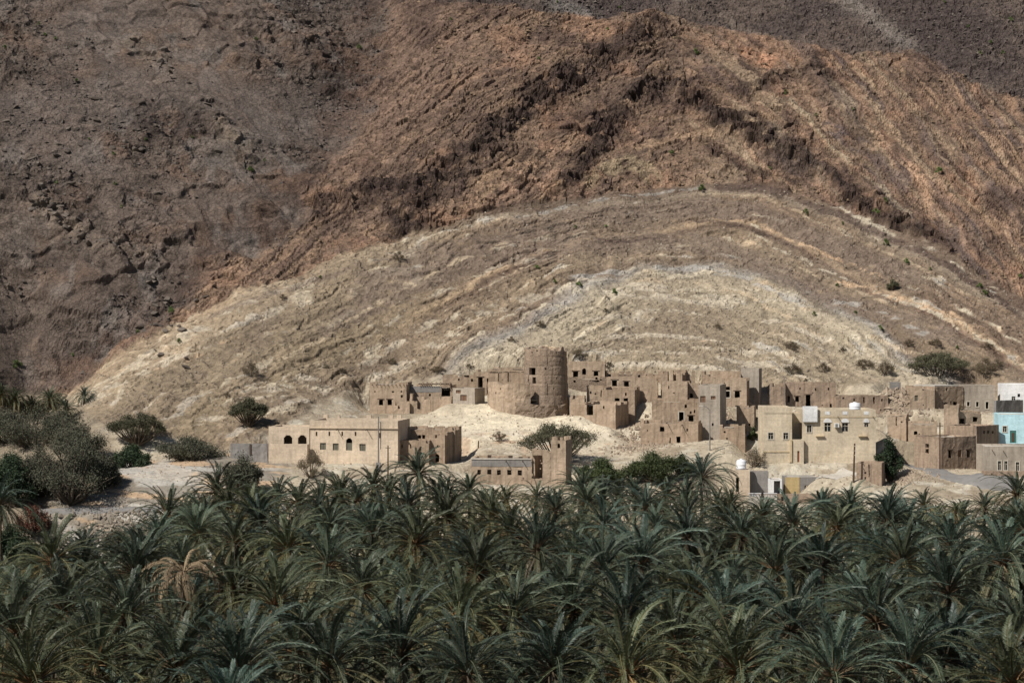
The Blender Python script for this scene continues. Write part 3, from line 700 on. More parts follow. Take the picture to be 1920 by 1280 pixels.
def lathe_geo(prof, n=20):
    V = []; f = []
    for r, z in prof:
        for k in range(n):
            a = 2 * math.pi * k / n
            V.append((r * math.cos(a), r * math.sin(a), z))
    for i in range(len(prof) - 1):
        for k in range(n):
            f.append((i * n + k, i * n + (k + 1) % n, (i + 1) * n + (k + 1) % n, (i + 1) * n + k))
    return np.array(V), f

class Block:
    """one rectangular volume of a building: its front face is surveyed by photo columns u0..u1 at distance d, turned by yaw"""
    n = 100
    def __init__(s, root, u0, u1, vt, d=None, vb=None, yaw=-10, dep=7.0, mat='mud', holes=(), t=0.45, jag=0.0, sidejag=None, roof=0.5, amp=0.05, back=None, left=True, right=True, rholes=(), lholes=(), roofmat='roof', top=None, cell=0.42, drop=0.0):
        Block.n += 7
        s.root, s.yaw = root, R(yaw)
        if mat in ('mud', 'mud2') and yaw < 5: jag = max(jag, 0.32)
        if d is None: d = hit((u0 + u1) / 2, vb)[1]
        s.d = d
        k0, k1 = (u0 - 960) / FPX, (u1 - 960) / FPX
        cy_, sy_ = math.cos(s.yaw), math.sin(s.yaw)
        s.x0 = k0 * d
        s.W = (k1 * d - s.x0) / (cy_ - k1 * sy_)
        s.dep = dep; s.t = t
        s.ex = np.array([cy_, sy_, 0]); s.ey = np.array([-sy_, cy_, 0])
        s.o = np.array([s.x0, d, 0.0])
        if root.get('placed') is None:
            root.location = (s.x0, d, ground(s.x0, d)); root['placed'] = 1
        s.rl = np.array(root.location)
        s.zt = CAMZ - (vt - HZ) / FPX * d if top is None else top
        pts = [s.o + s.ex * a + s.ey * b_ for a in (0, s.W / 2, s.W) for b_ in (0, dep / 2, dep)]
        s.zb = min(ground(p[0], p[1]) for p in pts) - 0.7 - drop
        if vb is not None: s.zb = min(s.zb, CAMZ - (vb - HZ) / FPX * d - 0.8)
        H = [s.hole(h) for h in holes]
        if mat in ('mud', 'mud2', 'mudred') and s.W > 3:      # putlog holes and small losses
            rr = random.Random(Block.n)
            for _ in range(int(s.W / 1.7)):
                a_ = rr.uniform(0.5, s.W - 0.8); c_ = rr.uniform(max(s.zb + 1.6, s.zt - 5), s.zt - 0.7); e_ = rr.uniform(0.14, 0.42)
                if all(a_ + e_ + 0.2 < h_[0] or a_ - 0.2 > h_[2] or c_ + e_ + 0.2 < h_[1] or c_ - 0.2 > h_[3] for h_ in H): H.append((a_, c_, a_ + e_, c_ + e_ * rr.uniform(0.8, 1.8), ''))
        M_ = M[mat]
        sj = jag if sidejag is None else sidejag
        s.front = s.add('wall', wall_geo(s.W, s.zb, s.zt, t, H, cell, amp, Block.n, jag), M_)
        LH = [(a, CAMZ - (v1 - HZ) / FPX * d, c, CAMZ - (v0 - HZ) / FPX * d, k) for a, v0, c, v1, k in lholes]
        RH = [(a, CAMZ - (v1 - HZ) / FPX * d, c, CAMZ - (v0 - HZ) / FPX * d, k) for a, v0, c, v1, k in rholes]
        if right:
            V, f = wall_geo(dep - 2 * t, s.zb, s.zt, t, RH, cell, amp, Block.n + 1, sj)
            V = np.c_[s.W - V[:, 1], t + V[:, 0], V[:, 2]]; s.add('wall', (V, f), M_)
        if left:
            V, f = wall_geo(dep - 2 * t, s.zb, s.zt, t, LH, cell, amp, Block.n + 2, sj)
            V = np.c_[V[:, 1], t + V[:, 0], V[:, 2]]; s.add('wall', (V, f), M_)
        zbk = s.zt if back is None else s.zt + back
        if back is not False:
            V, f = wall_geo(s.W, s.zb, zbk, t, [], cell * 1.3, amp, Block.n + 3, sj)
            V = np.c_[V[:, 0], dep - V[:, 1], V[:, 2]]; s.add('wall', (V, f), M_)
        if roof is not None:
            zr = s.zt - roof
            nx_, ny_ = max(3, int(s.W / 0.6)), max(3, int(dep / 0.6))
            a, b2 = np.meshgrid(np.linspace(t * 0.8, s.W - t * 0.8, nx_), np.linspace(t * 0.8, dep - t * 0.8, ny_), indexing='ij')
            zz = zr + 0.06 * vnoise(a * 0.8 + Block.n, b2 * 0.8, 3) + (0.10 * vnoise(a * 2.3, b2 * 2.3, 5) if jag else 0)
            top_ = np.stack([a, b2, zz], -1).reshape(-1, 3); low = top_ - (0, 0, 0.25)
            ii = np.arange(nx_ * ny_).reshape(nx_, ny_)
            qd = np.stack([ii[:-1, :-1], ii[1:, :-1], ii[1:, 1:], ii[:-1, 1:]], -1).reshape(-1, 4)
            s.add('roof', (np.vstack([top_, low]), np.vstack([qd, qd[:, ::-1] + nx_ * ny_])), M[roofmat])
        for h, src in zip(H[:len(holes)], holes):
            s.fill(h, src[4] if len(src) > 4 else '')
    def w(s, P):
        P = np.asarray(P, float)
        return s.o + P[..., 0:1] * s.ex + P[..., 1:2] * s.ey + P[..., 2:3] * np.array([0, 0, 1.0]) - s.rl
    def add(s, name, geo, mat, parent=None):
        return link(name, mesh_np(name, s.w(geo[0]), geo[1]), mat, parent or s.root)
    def su(s, u):
        k = (u - 960) / FPX
        return (k * s.d - s.x0) / (math.cos(s.yaw) - k * math.sin(s.yaw))
    def z(s, u, v):
        return CAMZ - (v - HZ) / FPX * (s.d + s.su(u) * math.sin(s.yaw))
    def hole(s, h):
        u0, v0, u1, v1 = h[:4]; k = h[4] if len(h) > 4 else ''
        um = (u0 + u1) / 2
        return (s.su(u0), s.z(um, v1), s.su(u1), s.z(um, v0), k)
    def fill(s, h, k):
        """joinery set into an opening: S shutter, B brown shutter, G glazed, P with a pale frame, L timber lintel, D lower half shuttered, X barred"""
        x0, z0, x1, z1 = h[:4]
        w_, t = x1 - x0, s.t
        if 'S' in k or 'B' in k:
            win = s.add('shutter', box_geo(x0, x1, 0.16, 0.21, z0, z1), M['shutter' if 'S' in k else 'brownshutter'])
            s.add('rail', box_geo(x0 + w_ / 2 - 0.03, x0 + w_ / 2 + 0.03, 0.13, 0.158, z0, z1), M['wood'], win)
        if 'D' in k:
            s.add('shutter', box_geo(x0, x1, 0.16, 0.21, z0, z0 + (z1 - z0) * 0.6), M['shutter'])
        if 'G' in k:
            win = s.add('window_pane', box_geo(x0, x1, 0.2, 0.22, z0, z1), M['glass'])
            s.add('mullion', box_geo(x0 + w_ / 2 - 0.035, x0 + w_ / 2 + 0.035, 0.16, 0.199, z0, z1), M['frame'], win)
            s.add('mullion', box_geo(x0, x1, 0.165, 0.198, z0 + (z1 - z0) * 0.62, z0 + (z1 - z0) * 0.62 + 0.06), M['frame'], win)
        if 'P' in k:
            e = 0.13
            fr = s.add('window_frame', box_geo(x0 - e, x1 + e, -0.07, 0.02, z0 - e, z0), M['frame'])
            s.add('jamb', box_geo(x0 - e, x0, -0.06, 0.02, z0, z1), M['frame'], fr)
            s.add('jamb', box_geo(x1, x1 + e, -0.06, 0.02, z0, z1), M['frame'], fr)
            s.add('head', box_geo(x0 - e, x1 + e, -0.07, 0.02, z1, z1 + e), M['frame'], fr)
        if 'L' in k:
            s.add('lintel', box_geo(x0 - 0.25, x1 + 0.25, -0.06, 0.3, z1 + 0.0, z1 + 0.14), M['wood'])
        if 'X' in k:
            s.add('cross_bar', box_geo(x0, x1, 0.14, 0.24, z0 + (z1 - z0) * 0.45, z0 + (z1 - z0) * 0.57), M['wood'])
        if 'T' in k:     # white tympanum over the window
            x_, zt_ = (x0 + x1) / 2, z1 + 0.12
            a = np.linspace(0, math.pi, 12)
            rr = w_ / 2 + 0.18
            V = [(x_ + rr * math.cos(q), y, zt_ + 0.62 * math.sin(q)) for y in (-0.1, 0.02) for q in a]
            f = [tuple(range(12)), tuple(range(23, 11, -1))] + [(i, i + 1, 13 + i, 12 + i) for i in range(11)] + [(11, 0, 12, 23)]
            s.add('tympanum', (np.array(V), f), M['white'])
    def bar(s, name, u0, v0, u1, v1, mat, proud=0.12, deep=0.0):
        x0, x1 = s.su(u0), s.su(u1); um = (u0 + u1) / 2
        return s.add(name, box_geo(x0, x1, -proud, deep + 0.02, s.z(um, v1), s.z(um, v0)), M[mat])
    def spout(s, u, v, ln=0.9):
        x, z = s.su(u), s.z(u, v)
        return s.add('water_spout', tube_geo((x, 0.05, z), (x, -ln, z - 0.12), 0.07, 0.06, 6), M['wood'])

def thing(name, label, cat, group=None):
    o = empty(name)
    tag(o, label, cat, group)
    return o
mud_group = None

# ---- plastered house on the west edge
h = thing('plastered_house', 'large buff plastered house with a row of shuttered windows below a long parapet', 'house')
b1 = Block(h, 580.5, 746, 787.5, vb=868, yaw=-9, dep=9.5, mat='plaster', roof=1.35, amp=0.025,
      holes=[(600, 830, 611, 843, 'S'), (624, 831, 635, 844, 'S'), (649, 821, 660.5, 844, 'aD'), (674, 832, 685.5, 845, 'S'),
             (592, 809, 595, 817), (616, 809, 619, 817), (640, 809, 643, 817), (665, 809, 668, 817), (711, 811, 714.5, 821)])
b1.bar('cornice', 580, 801.4, 747, 803.2, 'plaster', 0.22)
for u in (633, 688): b1.spout(u, 804.5, 1.1)
for u in (581, 604, 664, 706, 722):     # stubs on the rear parapet
    x, z = b1.su(u), b1.zt
    b1.add('parapet_stub', box_geo(x, x + 0.75, b1.dep - 0.42, b1.dep - 0.05, z - 0.02, z + 0.55), M['plaster'])
Block(h, 503.6, 580, 799.5, d=b1.d + 0.9, yaw=-9, dep=7, mat='plaster', roof=0.5, amp=0.03, right=False,
      holes=[(532, 815.5, 548, 832, 'a'), (558.7, 815.5, 574.7, 832, 'a')])
b1t = Block(h, 503.2, 576, 832.2, d=b1.d - 0.9, yaw=-9, dep=1.7, mat='plaster', roof=0.15, amp=0.03, back=False)
h = thing('yard_wall', 'low grey cement yard wall running west from the plastered house', 'wall')
bw = Block(h, 432, 502, 831.5, d=b1.d + 1.0, yaw=-5, dep=0.9, mat='grey', roof=0.05, t=0.3)
bw.bar('pier', 468, 832, 471, 852, 'wood', 0.12)

# ---- mud house beside it
h = thing('mud_house', 'brown mud house with a dark side wall abutting the plastered house', 'house')
b2 = Block(h, 804, 834, 812, vb=870, yaw=-15, dep=9.0, mat='mud', jag=0.5, roof=0.8,
      holes=[(815.5, 815, 820, 821), (819, 834, 822, 838), (815.7, 851, 823.6, 866, 'a')])
Block(h, 747.5, 804, 826, d=b2.d - 0.8, yaw=-9, dep=5.5, mat='mud', jag=0.3, roof=0.4,
      holes=[(752.5, 832, 754.8, 840), (769, 832, 771.2, 840), (787, 848, 793, 858, 'a'), (797, 852, 800, 859)])
Block(h, 764, 853, 801.5, d=b2.d + 5.2, yaw=-11, dep=5.0, mat='mud', jag=0.2, roof=0.4,
      holes=[(783.8, 815, 789.2, 822.5), (791.4, 815, 797, 822.5)])

# ---- ruin at the edge of the grove
h = thing('ruined_farmhouse', 'long low ruin with five barred windows and a collapsed end at the palm grove', 'house')
b3 = Block(h, 883.7, 996.8, 860, vb=910, d=361, yaw=-4, dep=7.5, mat='mud2', roof=0.5, jag=0.12,
      holes=[(894.7, 880, 902, 889, 'X'), (913.4, 880, 921, 889, 'X'), (931.9, 880.5, 939.2, 890, 'X'), (951, 880.5, 959, 890, 'X'), (970.9, 881, 978.5, 891, 'X')])
b3.bar('cement_band', 884.5, 861.5, 996, 874, 'grey', 0.05)
b3.bar('coping', 883.7, 858.8, 997, 861.2, 'concrete', 0.15, 0.4)
for u in (949, 980): b3.spout(u, 863.5, 0.9)
for k in range(16):
    u = 892 + k * 6.4 + random.uniform(-2, 2); x = b3.su(u); y = random.uniform(1.2, 6.0)
    hh = random.uniform(0.2, 0.9)
    b3.add('broken_roof_piece', box_geo(x, x + random.uniform(0.3, 0.8), y, y + random.uniform(0.2, 0.6), b3.zt - 0.6, b3.zt - 0.5 + hh), M['mud2' if k % 3 else 'wood'])
Block(h, 997, 1033, 845, d=360.2, vb=905, yaw=-7, dep=6.0, mat='mud2', roof=None, jag=0.7, holes=[(996.5, 853, 1017, 897, 'j')])
Block(h, 1033.3, 1061, 820.5, d=359.8, vb=905, yaw=-14, dep=4.2, mat='mud2', roof=0.6, jag=0.35, holes=[(1045, 831, 1050, 839.5, 'a')])

# ---- houses west of the tower
h = thing('mud_house', 'roofed mud house with two square windows left of the round tower', 'house')
b4 = Block(h, 693, 762, 717.5, d=411, vb=772, yaw=-6, dep=7, mat='mud2', jag=0.15, roof=0.35,
      holes=[(710.3, 748.7, 717.7, 759.5, 'L'), (726.7, 748.7, 734.8, 759.5, 'L'), (702, 732, 704, 736), (735, 733, 739, 735.5), (751, 732, 754, 736)])
for k in range(9): b4.spout(698 + k * 7.4, 720.5, 0.35)
Block(h, 735.5, 768, 755, d=409, vb=776, yaw=-4, dep=2.0, mat='mud2', roof=None, jag=0.7)
h = thing('roofless_house', 'roofless mud house with projecting rafter stubs, doorway and small arch', 'house')
b5 = Block(h, 766, 848, 722, d=414, yaw=-6, dep=6, mat='mud', jag=0.2, roof=0.5, holes=[(828, 725.5, 848, 748)])
b5.bar('plaster_band', 768, 724, 827, 735, 'grey', 0.04)
for k in range(15):
    u = 786 + k * 4.2
    x = b5.su(u); b5.add('rafter', tube_geo((x, -0.5, b5.zt + 0.25), (x, 1.2, b5.zt + 0.25), 0.10, 0.10, 6), M['wood'])
    if k % 2: b5.add('parapet_stub', box_geo(x + 0.1, x + 0.3, 0.05, 0.4, b5.zt, b5.zt + 0.6), M['mud'])
Block(h, 768, 846, 741, d=409.5, vb=774, yaw=-5, dep=3.0, mat='mud2', roof=None, jag=1.1, holes=[(782, 738, 788.5, 767, ''), (807, 748, 815, 771, 'a')])
h = thing('cement_shed', 'small grey cement shed with two shuttered windows beside the tower platform', 'shed')
Block(h, 849, 890, 727, d=407.5, vb=757, yaw=-24, dep=4.2, mat='greypale', roof=0.25, t=0.25, amp=0.01,
      holes=[(863, 740, 875, 751, 'B'), (855, 731, 864, 737, 'B')])
h = thing('long_mud_wing', 'long mud wing with ribbed plaster and low parapet directly left of the tower', 'house')
b6 = Block(h, 893, 990, 694, d=417, yaw=-3, dep=6, mat='mud', roof=0.4, jag=0.12,
      holes=[(896, 707, 905, 733, 'L'), (913, 709, 915.4, 740), (952, 698, 954, 716), (934, 697, 935.5, 715)])
b6.bar('ledge', 916, 694.8, 985, 696.4, 'mud2', 0.15)
Block(h, 917, 985, 689.5, d=420.5, yaw=-3, dep=2.5, mat='mud2', roof=0.2, jag=0.1)
h = thing('mud_garden_wall', 'plain mud wall stepping up the slope behind the cement shed', 'wall')
Block(h, 830, 893, 700, d=420, yaw=2, dep=1.5, mat='mud2', roof=0.1, jag=0.9)

# ---- round tower: stacked courses of mud on a stone plinth, with a curved platform wall
def ring_geo(r_in, prof, a0, a1, n, seed, amp, holes=(), topf=None):
    """prof: [(outer radius, z)...]; angles measured from the -y direction, positive towards +x"""
    rows = len(prof)
    ang = np.linspace(a0, a1, n + 1)
    full = abs(a1 - a0 - 2 * math.pi) < 1e-6
    V = []; idx_ = {}
    def vert(i, j, inner):
        key = ((i % n) if full else i, j, inner)
        if key not in idx_:
            a = ang[key[0]]; r, z = prof[j]
            nz_ = float(vnoise(a * r * 1.1 + seed, z * 1.1, seed)) * amp + float(vnoise(a * r * 3.1 + seed, z * 3.1, seed + 1)) * amp * 0.6
            rr = r_in if inner else r + nz_
            if topf is not None and j == rows - 1: z = z + topf(a)
            elif topf is not None and j == rows - 2: z = z + 0.4 * topf(a)
            idx_[key] = len(V); V.append((rr * math.sin(a), -rr * math.cos(a), z))
        return idx_[key]
    def solid(i, j):
        if full: i %= n
        if not (0 <= i < n and 0 <= j < rows - 1): return False
        am = (ang[i] + ang[i + 1]) / 2; zm = (prof[j][1] + prof[j + 1][1]) / 2
        return not any(h0 < am < h1 and z0 < zm < z1 for h0, h1, z0, z1 in holes)
    F = []
    for i in range(n):
        for j in range(rows - 1):
            if not solid(i, j): continue
            for inner in (0, 1):
                F.append((vert(i, j, inner), vert(i + 1, j, inner), vert(i + 1, j + 1, inner), vert(i, j + 1, inner)))
            for (di, dj, e) in ((-1, 0, ((i, j), (i, j + 1))), (1, 0, ((i + 1, j), (i + 1, j + 1))), (0, -1, ((i, j), (i + 1, j))), (0, 1, ((i, j + 1), (i + 1, j + 1)))):
                if not solid(i + di, j + dj):
                    (p, q_) = e
                    F.append((vert(p[0], p[1], 0), vert(q_[0], q_[1], 0), vert(q_[0], q_[1], 1), vert(p[0], p[1], 1)))
    return np.array(V), F
tx, ty, _ = at(1023, 700, 406.0)
tower = thing('round_tower', 'tall round mud watchtower on a stone plinth above the pale mound', 'tower')
tz = CAMZ - (786 - HZ) / FPX * 399
tower.location = (tx, ty, tz)
zt_ = lambda v, d=402.2: CAMZ - (v - HZ) / FPX * d - tz
cv = [770, 741, 719, 703, 686, 669, 652.5]
door_a = (-0.66, -0.46)
for k in range(6):
    za, zb_ = zt_(cv[k]), zt_(cv[k + 1])
    r0 = 3.98 - 0.055 * k; r1 = r0 - 0.055
    n_r = max(4, int((zb_ - za) / 0.3))
    prof = []
    for j in range(n_r + 1):
        f_ = j / n_r; e = min(f_, 1 - f_) * n_r
        prof.append((r0 + (r1 - r0) * f_ - (0.05 if e < 0.01 else 0.0), za + (zb_ - za) * f_))
    hl = []
    rs = random.Random(k * 5 + 2)
    for q_ in range(2):      # upright joints between the mud blocks of a course
        a = -0.9 + q_ * 1.1 + rs.uniform(-0.2, 0.2)
        if k < 5: hl.append((a, a + 0.013, za + 0.1, zb_ - 0.1))
    for q_ in range(3):
        a = -1.0 + q_ * 0.8 + rs.uniform(-0.3, 0.3); zz = za + rs.uniform(0.3, 0.7) * (zb_ - za)
        hl.append((a, a + 0.055, zz, zz + 0.2))
    if k in (2, 3): hl.append((door_a[0], door_a[1], zt_(722), zt_(706)))
    if k == 3: hl.append((-0.86, -0.5, zt_(703), zt_(690)))
    if k == 4: hl.append((-0.62, -0.42, zt_(690), zt_(686)))
    if k == 5: hl.append((-1.22, -1.12, zt_(677), zt_(669.5)))
    tf = (lambda a: 0.5 * float(vnoise(a * 3.2, 7.7, 2)) + 0.3 * float(vnoise(a * 9.0, 1.7, 3)) - 0.15) if k == 5 else None
    V, F = ring_geo(3.15, prof, -math.pi, math.pi, 240, k + 3, 0.05, hl, tf)
    link('course', mesh_np('course', V, F), M['towermud'], tower)
V, F = ring_geo(0.05, [(3.14, zt_(664)), (3.14, zt_(663))], -math.pi, math.pi, 24, 1, 0)
link('roof', mesh_np('roof', V, F), M['roof'], tower)
# stone plinth, wider towards the platform
pc = np.array([at(1003, 0, 405.4)[0] - tx, 405.4 - ty, 0]); pw = np.array([at(975, 0, 406)[0] - tx, 406.2 - ty, 0])
prof = [(5.95 - 0.02 * j, zt_(802, 400) + j * (zt_(758, 400) - zt_(802, 400)) / 16) for j in range(17)]
V, F = ring_geo(0.4, prof, -math.pi, math.pi, 120, 9, 0.20, (), lambda a: 0.28 * float(vnoise(a * 4, 2.2, 4)) - 0.10 + 0.45 * max(0, -math.sin(a)))
link('plinth', mesh_np('plinth', V + pc, F), M['stone'], tower)
prof = [(5.6, zt_(790, 400.5) + j * (zt_(719.5, 400.5) - zt_(790, 400.5)) / 18) for j in range(19)]
V, F = ring_geo(4.8, prof, R(-118), math.asin((994.5 - 975) / 4373 * 400.5 / 5.6), 60, 12, 0.09, [(R(-38), R(-35), zt_(731, 398), zt_(727, 398)), (R(-50), R(-48), zt_(738, 398), zt_(735, 398))], lambda a: 0.30 * float(vnoise(a * 3.3, 9.2, 5)) + 0.12 * float(vnoise(a * 11, 3.2, 6)))
link('platform_wall', mesh_np('platform_wall', V + pw, F), M['mud2'], tower)
V, F = ring_geo(0.05, [(5.0, zt_(752, 400)), (5.0, zt_(750, 400))], -math.pi, math.pi, 30, 1, 0)
link('platform_floor', mesh_np('platform_floor', V + pw, F), M['roof'], tower)

# ---- mud quarter east of the tower
def mudhouse(label, *blocks, name='mud_house', cat='house'):
    h = thing(name, label, cat)
    return [Block(h, **b) if isinstance(b, dict) else b for b in blocks]
mudhouse('upper mud house with three openings on the slope just right of the tower',
    dict(u0=1065, u1=1134, vt=679, d=421, yaw=-4, dep=6, holes=[(1074.4, 696, 1084, 706.5, 'L'), (1091.6, 690.5, 1099, 702, 'a'), (1113, 696, 1121.5, 704.5, 'L')], jag=0.2, mat='mud2'),
    dict(u0=1066, u1=1137, vt=708.5, d=418, yaw=-2, dep=2.5, holes=[(1075, 711, 1079, 717, 'j')], jag=0.6, roof=0.2, mat='stone'))
mudhouse('low mud house with a row of small square vents high on the slope',
    dict(u0=1136, u1=1240, vt=697, d=421, yaw=-2, dep=5, jag=0.35, holes=[(1137, 699, 1145.5, 706), (1160.5, 699, 1164, 703), (1170, 699, 1174, 703), (1182, 699, 1185, 703), (1211, 700, 1213, 704), (1225, 700, 1227, 704)], mat='mud'))
mudhouse('mud house with two black square windows in the middle of the quarter',
    dict(u0=1137, u1=1191, vt=708, d=416, yaw=-6, dep=4.5, jag=0.4, holes=[(1147.5, 712, 1157, 724, 'L'), (1170, 715, 1179, 725, 'L')], mat='mud2'))
mudhouse('jagged roofless mud wall with broken niches behind the tall gap',
    dict(u0=1190, u1=1233, vt=714, d=413, yaw=-6, dep=3, jag=1.6, roof=None, holes=[(1204, 719, 1207, 726, 'j'), (1215, 728, 1219, 736, 'j')], mat='mud2'), name='ruined_wall', cat='ruin')
mudhouse('mud house with paired slot windows and a tall shaded right side',
    dict(u0=1131, u1=1190, vt=727, d=407, yaw=-11, dep=6.5, jag=0.15, holes=[(1152.6, 746, 1162, 752.5), (1169, 746, 1177.5, 752.5)], mat='mud', drop=2),
    dict(u0=1100, u1=1131, vt=724.5, d=408, yaw=-4, dep=5, jag=0.4, holes=[(1106, 733, 1109, 738), (1115, 737, 1118, 740), (1126, 731, 1128, 744)], mat='mud2'))
mudhouse('front mud house with a tall black doorway and deep shaded flank on the mound',
    dict(u0=1095, u1=1154, vt=755, d=399, yaw=-20, dep=7.5, jag=0.15, holes=[(1100, 757.8, 1112, 778, 'L')], mat='mud2', drop=1.5),
    dict(u0=1068, u1=1096, vt=743, d=402, yaw=-6, dep=4, jag=0.2, holes=[(1073, 745, 1078, 748)], mat='mud2'))
mudhouse('broken pillars of a collapsed mud upper storey at the top of the quarter',
    dict(u0=1239, u1=1252, vt=697, d=417, yaw=-8, dep=3, jag=0.3, roof=None, mat='mud'),
    dict(u0=1257, u1=1279, vt=696, d=416.5, yaw=-20, dep=3, jag=0.9, roof=None, mat='mud', holes=[(1262, 700, 1268, 714)]),
    dict(u0=1286, u1=1303, vt=697, d=418.5, yaw=-4, dep=2, jag=0.8, roof=None, mat='mud2'), name='ruined_storey', cat='ruin')
mudhouse('tall mud house with streaked wall and arched niche in the middle of the quarter',
    dict(u0=1241, u1=1289, vt=716.5, d=409, yaw=-8, dep=6, jag=0.25, holes=[(1253, 723, 1255, 729)], mat='mud2', drop=2),
    dict(u0=1289, u1=1311, vt=720, d=410.5, yaw=-6, dep=5, jag=0.15, holes=[(1291.7, 737, 1299.5, 750, 'a')], mat='mud2', drop=2))
mudhouse('wide two storey mud house with a pale framed doorway and one square window',
    dict(u0=1222, u1=1312, vt=750, d=396, yaw=-9, dep=7.5, jag=0.3, roof=0.5, holes=[(1273, 772, 1282, 793.5, 'P'), (1291, 779, 1300, 793, 'L'), (1219, 757, 1223, 762)], mat='mud', drop=3))
mudhouse('narrow cement fronted house with two upper shutters behind the street lamp',
    dict(u0=1310, u1=1350, vt=721.5, d=391.5, yaw=-13, dep=7.5, amp=0.02, holes=[(1313, 742, 1323, 754, 'B'), (1333, 742, 1341.5, 748.5, 'B'), (1334.5, 793, 1338, 798)], mat='greypale', drop=4))
mudhouse('mud house with stacked openings beside a low yard on the upper lane',
    dict(u0=1332, u1=1400, vt=710, d=409, yaw=-10, dep=6.5, jag=0.12, holes=[(1359, 724.6, 1368.5, 731.2), (1359, 733, 1368.5, 745, 'P'), (1377.5, 733, 1387, 745, 'L')], mat='mud2', drop=2),
    dict(u0=1316, u1=1389, vt=697, d=415.6, yaw=-8, dep=5, jag=0.12, mat='mud'))
mudhouse('windowless grey cement block at the top right of the mud quarter',
    dict(u0=1389, u1=1423, vt=690.5, d=416, vb=735, yaw=-12, dep=5, amp=0.015, mat='greypale'), name='cement_block_house')
lowh, = mudhouse('low mud house with one square window and two spouts at the foot of the quarter',
    dict(u0=1201, u1=1309, vt=790, d=387.5, vb=833, yaw=-12, dep=5.5, jag=0.35, holes=[(1237, 800, 1245.5, 808.5), (1255, 820, 1258, 831, 'j'), (1268, 818, 1276, 832, 'j'), (1287, 803, 1290, 808)], mat='mud', drop=1))
for u, v in ((1251, 792), (1279, 796)): lowh.spout(u, v, 1.3)
mudhouse('low rubble walled mud pen in front of the cement fronted house',
    dict(u0=1350, u1=1397, vt=798.5, d=387, vb=836, yaw=-6, dep=6, jag=0.25, mat='mud', roof=0.3, drop=1), name='mud_pen', cat='ruin')
mudhouse('small low mud hut on the lane above the rubble pen',
    dict(u0=1381, u1=1414, vt=762, d=399, vb=788, yaw=-10, dep=4.5, jag=0.3, mat='mud', roof=0.3, drop=1), name='mud_hut', cat='hut')

# ---- cream house
h = thing('cream_house', 'modern cream painted two storey house with a white water tank on its roof', 'house')
D0 = hit(1530, 867)[1]
bc = Block(h, 1505, 1642, 768, d=D0, vb=868, yaw=-1, dep=10, mat='cream', amp=0.006, roof=0.8, roofmat='concrete', t=0.3,
      holes=[(1513, 797, 1521.6, 810, 'GP'), (1546, 793, 1557.4, 808.5, 'GT'), (1579, 793, 1590, 808.5, 'GT'), (1620.7, 793, 1628, 800, 'GT')])
bl = Block(h, 1432, 1485, 764, d=D0 - 0.6, vb=868, yaw=-1, dep=10.4, mat='cream', amp=0.006, roof=0.8, roofmat='concrete', t=0.3,
      holes=[(1440.6, 811, 1449.7, 823, 'GP'), (1469, 811, 1477.7, 823, 'GP')])
Block(h, 1485, 1505, 774, d=D0 + 3.6, vb=868, yaw=-1, dep=5, mat='cream', amp=0.006, roof=0.6, t=0.3, left=False, right=False)
Block(h, 1482, 1507, 823.5, d=D0 - 0.75, vb=868, yaw=-1, dep=4.2, mat='cream', amp=0.006, roof=0.1, t=0.25, holes=[(1495, 845, 1499, 866, 'R')])
bc.bar('band', 1505, 781, 1642.5, 782.2, 'creamtrim', 0.06)
bl.bar('plinth_band', 1432, 845.5, 1485, 847.5, 'creamtrim', 0.09)
bl.bar('parapet_band', 1431.6, 763.2, 1485.4, 774.5, 'cream', 0.05)
bl.bar('corner_pier', 1480.5, 824, 1484.6, 866, 'creamtrim', 0.3)
for u0, u1 in ((1529, 1545), (1609, 1625)): bc.bar('ledge', u0, 815.8, u1, 817.8, 'creamtrim', 0.4)
for u0 in (1547, 1580, 1620): bc.bar('parapet_panel', u0, 771, u0 + 9, 777, 'white', 0.03)
x0, x1 = bc.su(1505.4), bc.su(1532)
sh = bc.add('stair_canopy', box_geo(x0, x1, -0.5, 0.6, bc.z(1520, 790.5), bc.z(1520, 761.5)), M['white'])
bc.add('door_leaf', box_geo(bc.su(1495), bc.su(1499), -0.62, -0.56, bc.z(1497, 866), bc.z(1497, 845)), M['red'])
a_ = bc.add('air_conditioner', box_geo(bc.su(1564.4), bc.su(1572.6), -0.62, -0.06, bc.z(1568, 800.5), bc.z(1568, 793)), M['white'])
bc.add('grille', box_geo(bc.su(1565.4), bc.su(1570), -0.65, -0.622, bc.z(1568, 799.6), bc.z(1568, 794)), M['metal'], a_)
bc.spout(1571, 781, 1.2); bc.spout(1637, 781, 0.8)

def tank(label, u, v_top, v_bot, d, half):
    t_ = thing('water_tank', label, 'water tank', 'white roof water tanks')
    x, y, z = at(u, v_bot, d); t_.location = (x, y, z)
    hgt = (v_bot - v_top) / FPX * d; r = half / FPX * d
    V, F = lathe_geo([(0.01, 0), (r, 0), (r, hgt * 0.2), (r * 1.03, hgt * 0.22), (r, hgt * 0.24), (r, hgt * 0.5), (r * 1.03, hgt * 0.52), (r, hgt * 0.54), (r, hgt * 0.8), (r * 0.92, hgt * 0.92), (r * 0.3, hgt * 0.99), (0.01, hgt)], 22)
    link('body', mesh_np('tank', V, F, True), M['tank'], t_)
    V, F = lathe_geo([(0.01, hgt * 0.985), (r * 0.32, hgt * 0.985), (r * 0.32, hgt * 1.07), (0.01, hgt * 1.08)], 14)
    link('lid', mesh_np('lid', V, F), M['tank'], t_)
tank('round white water tank on the cream house roof', 1603, 754.5, 769, D0 + 2.5, 10.6)

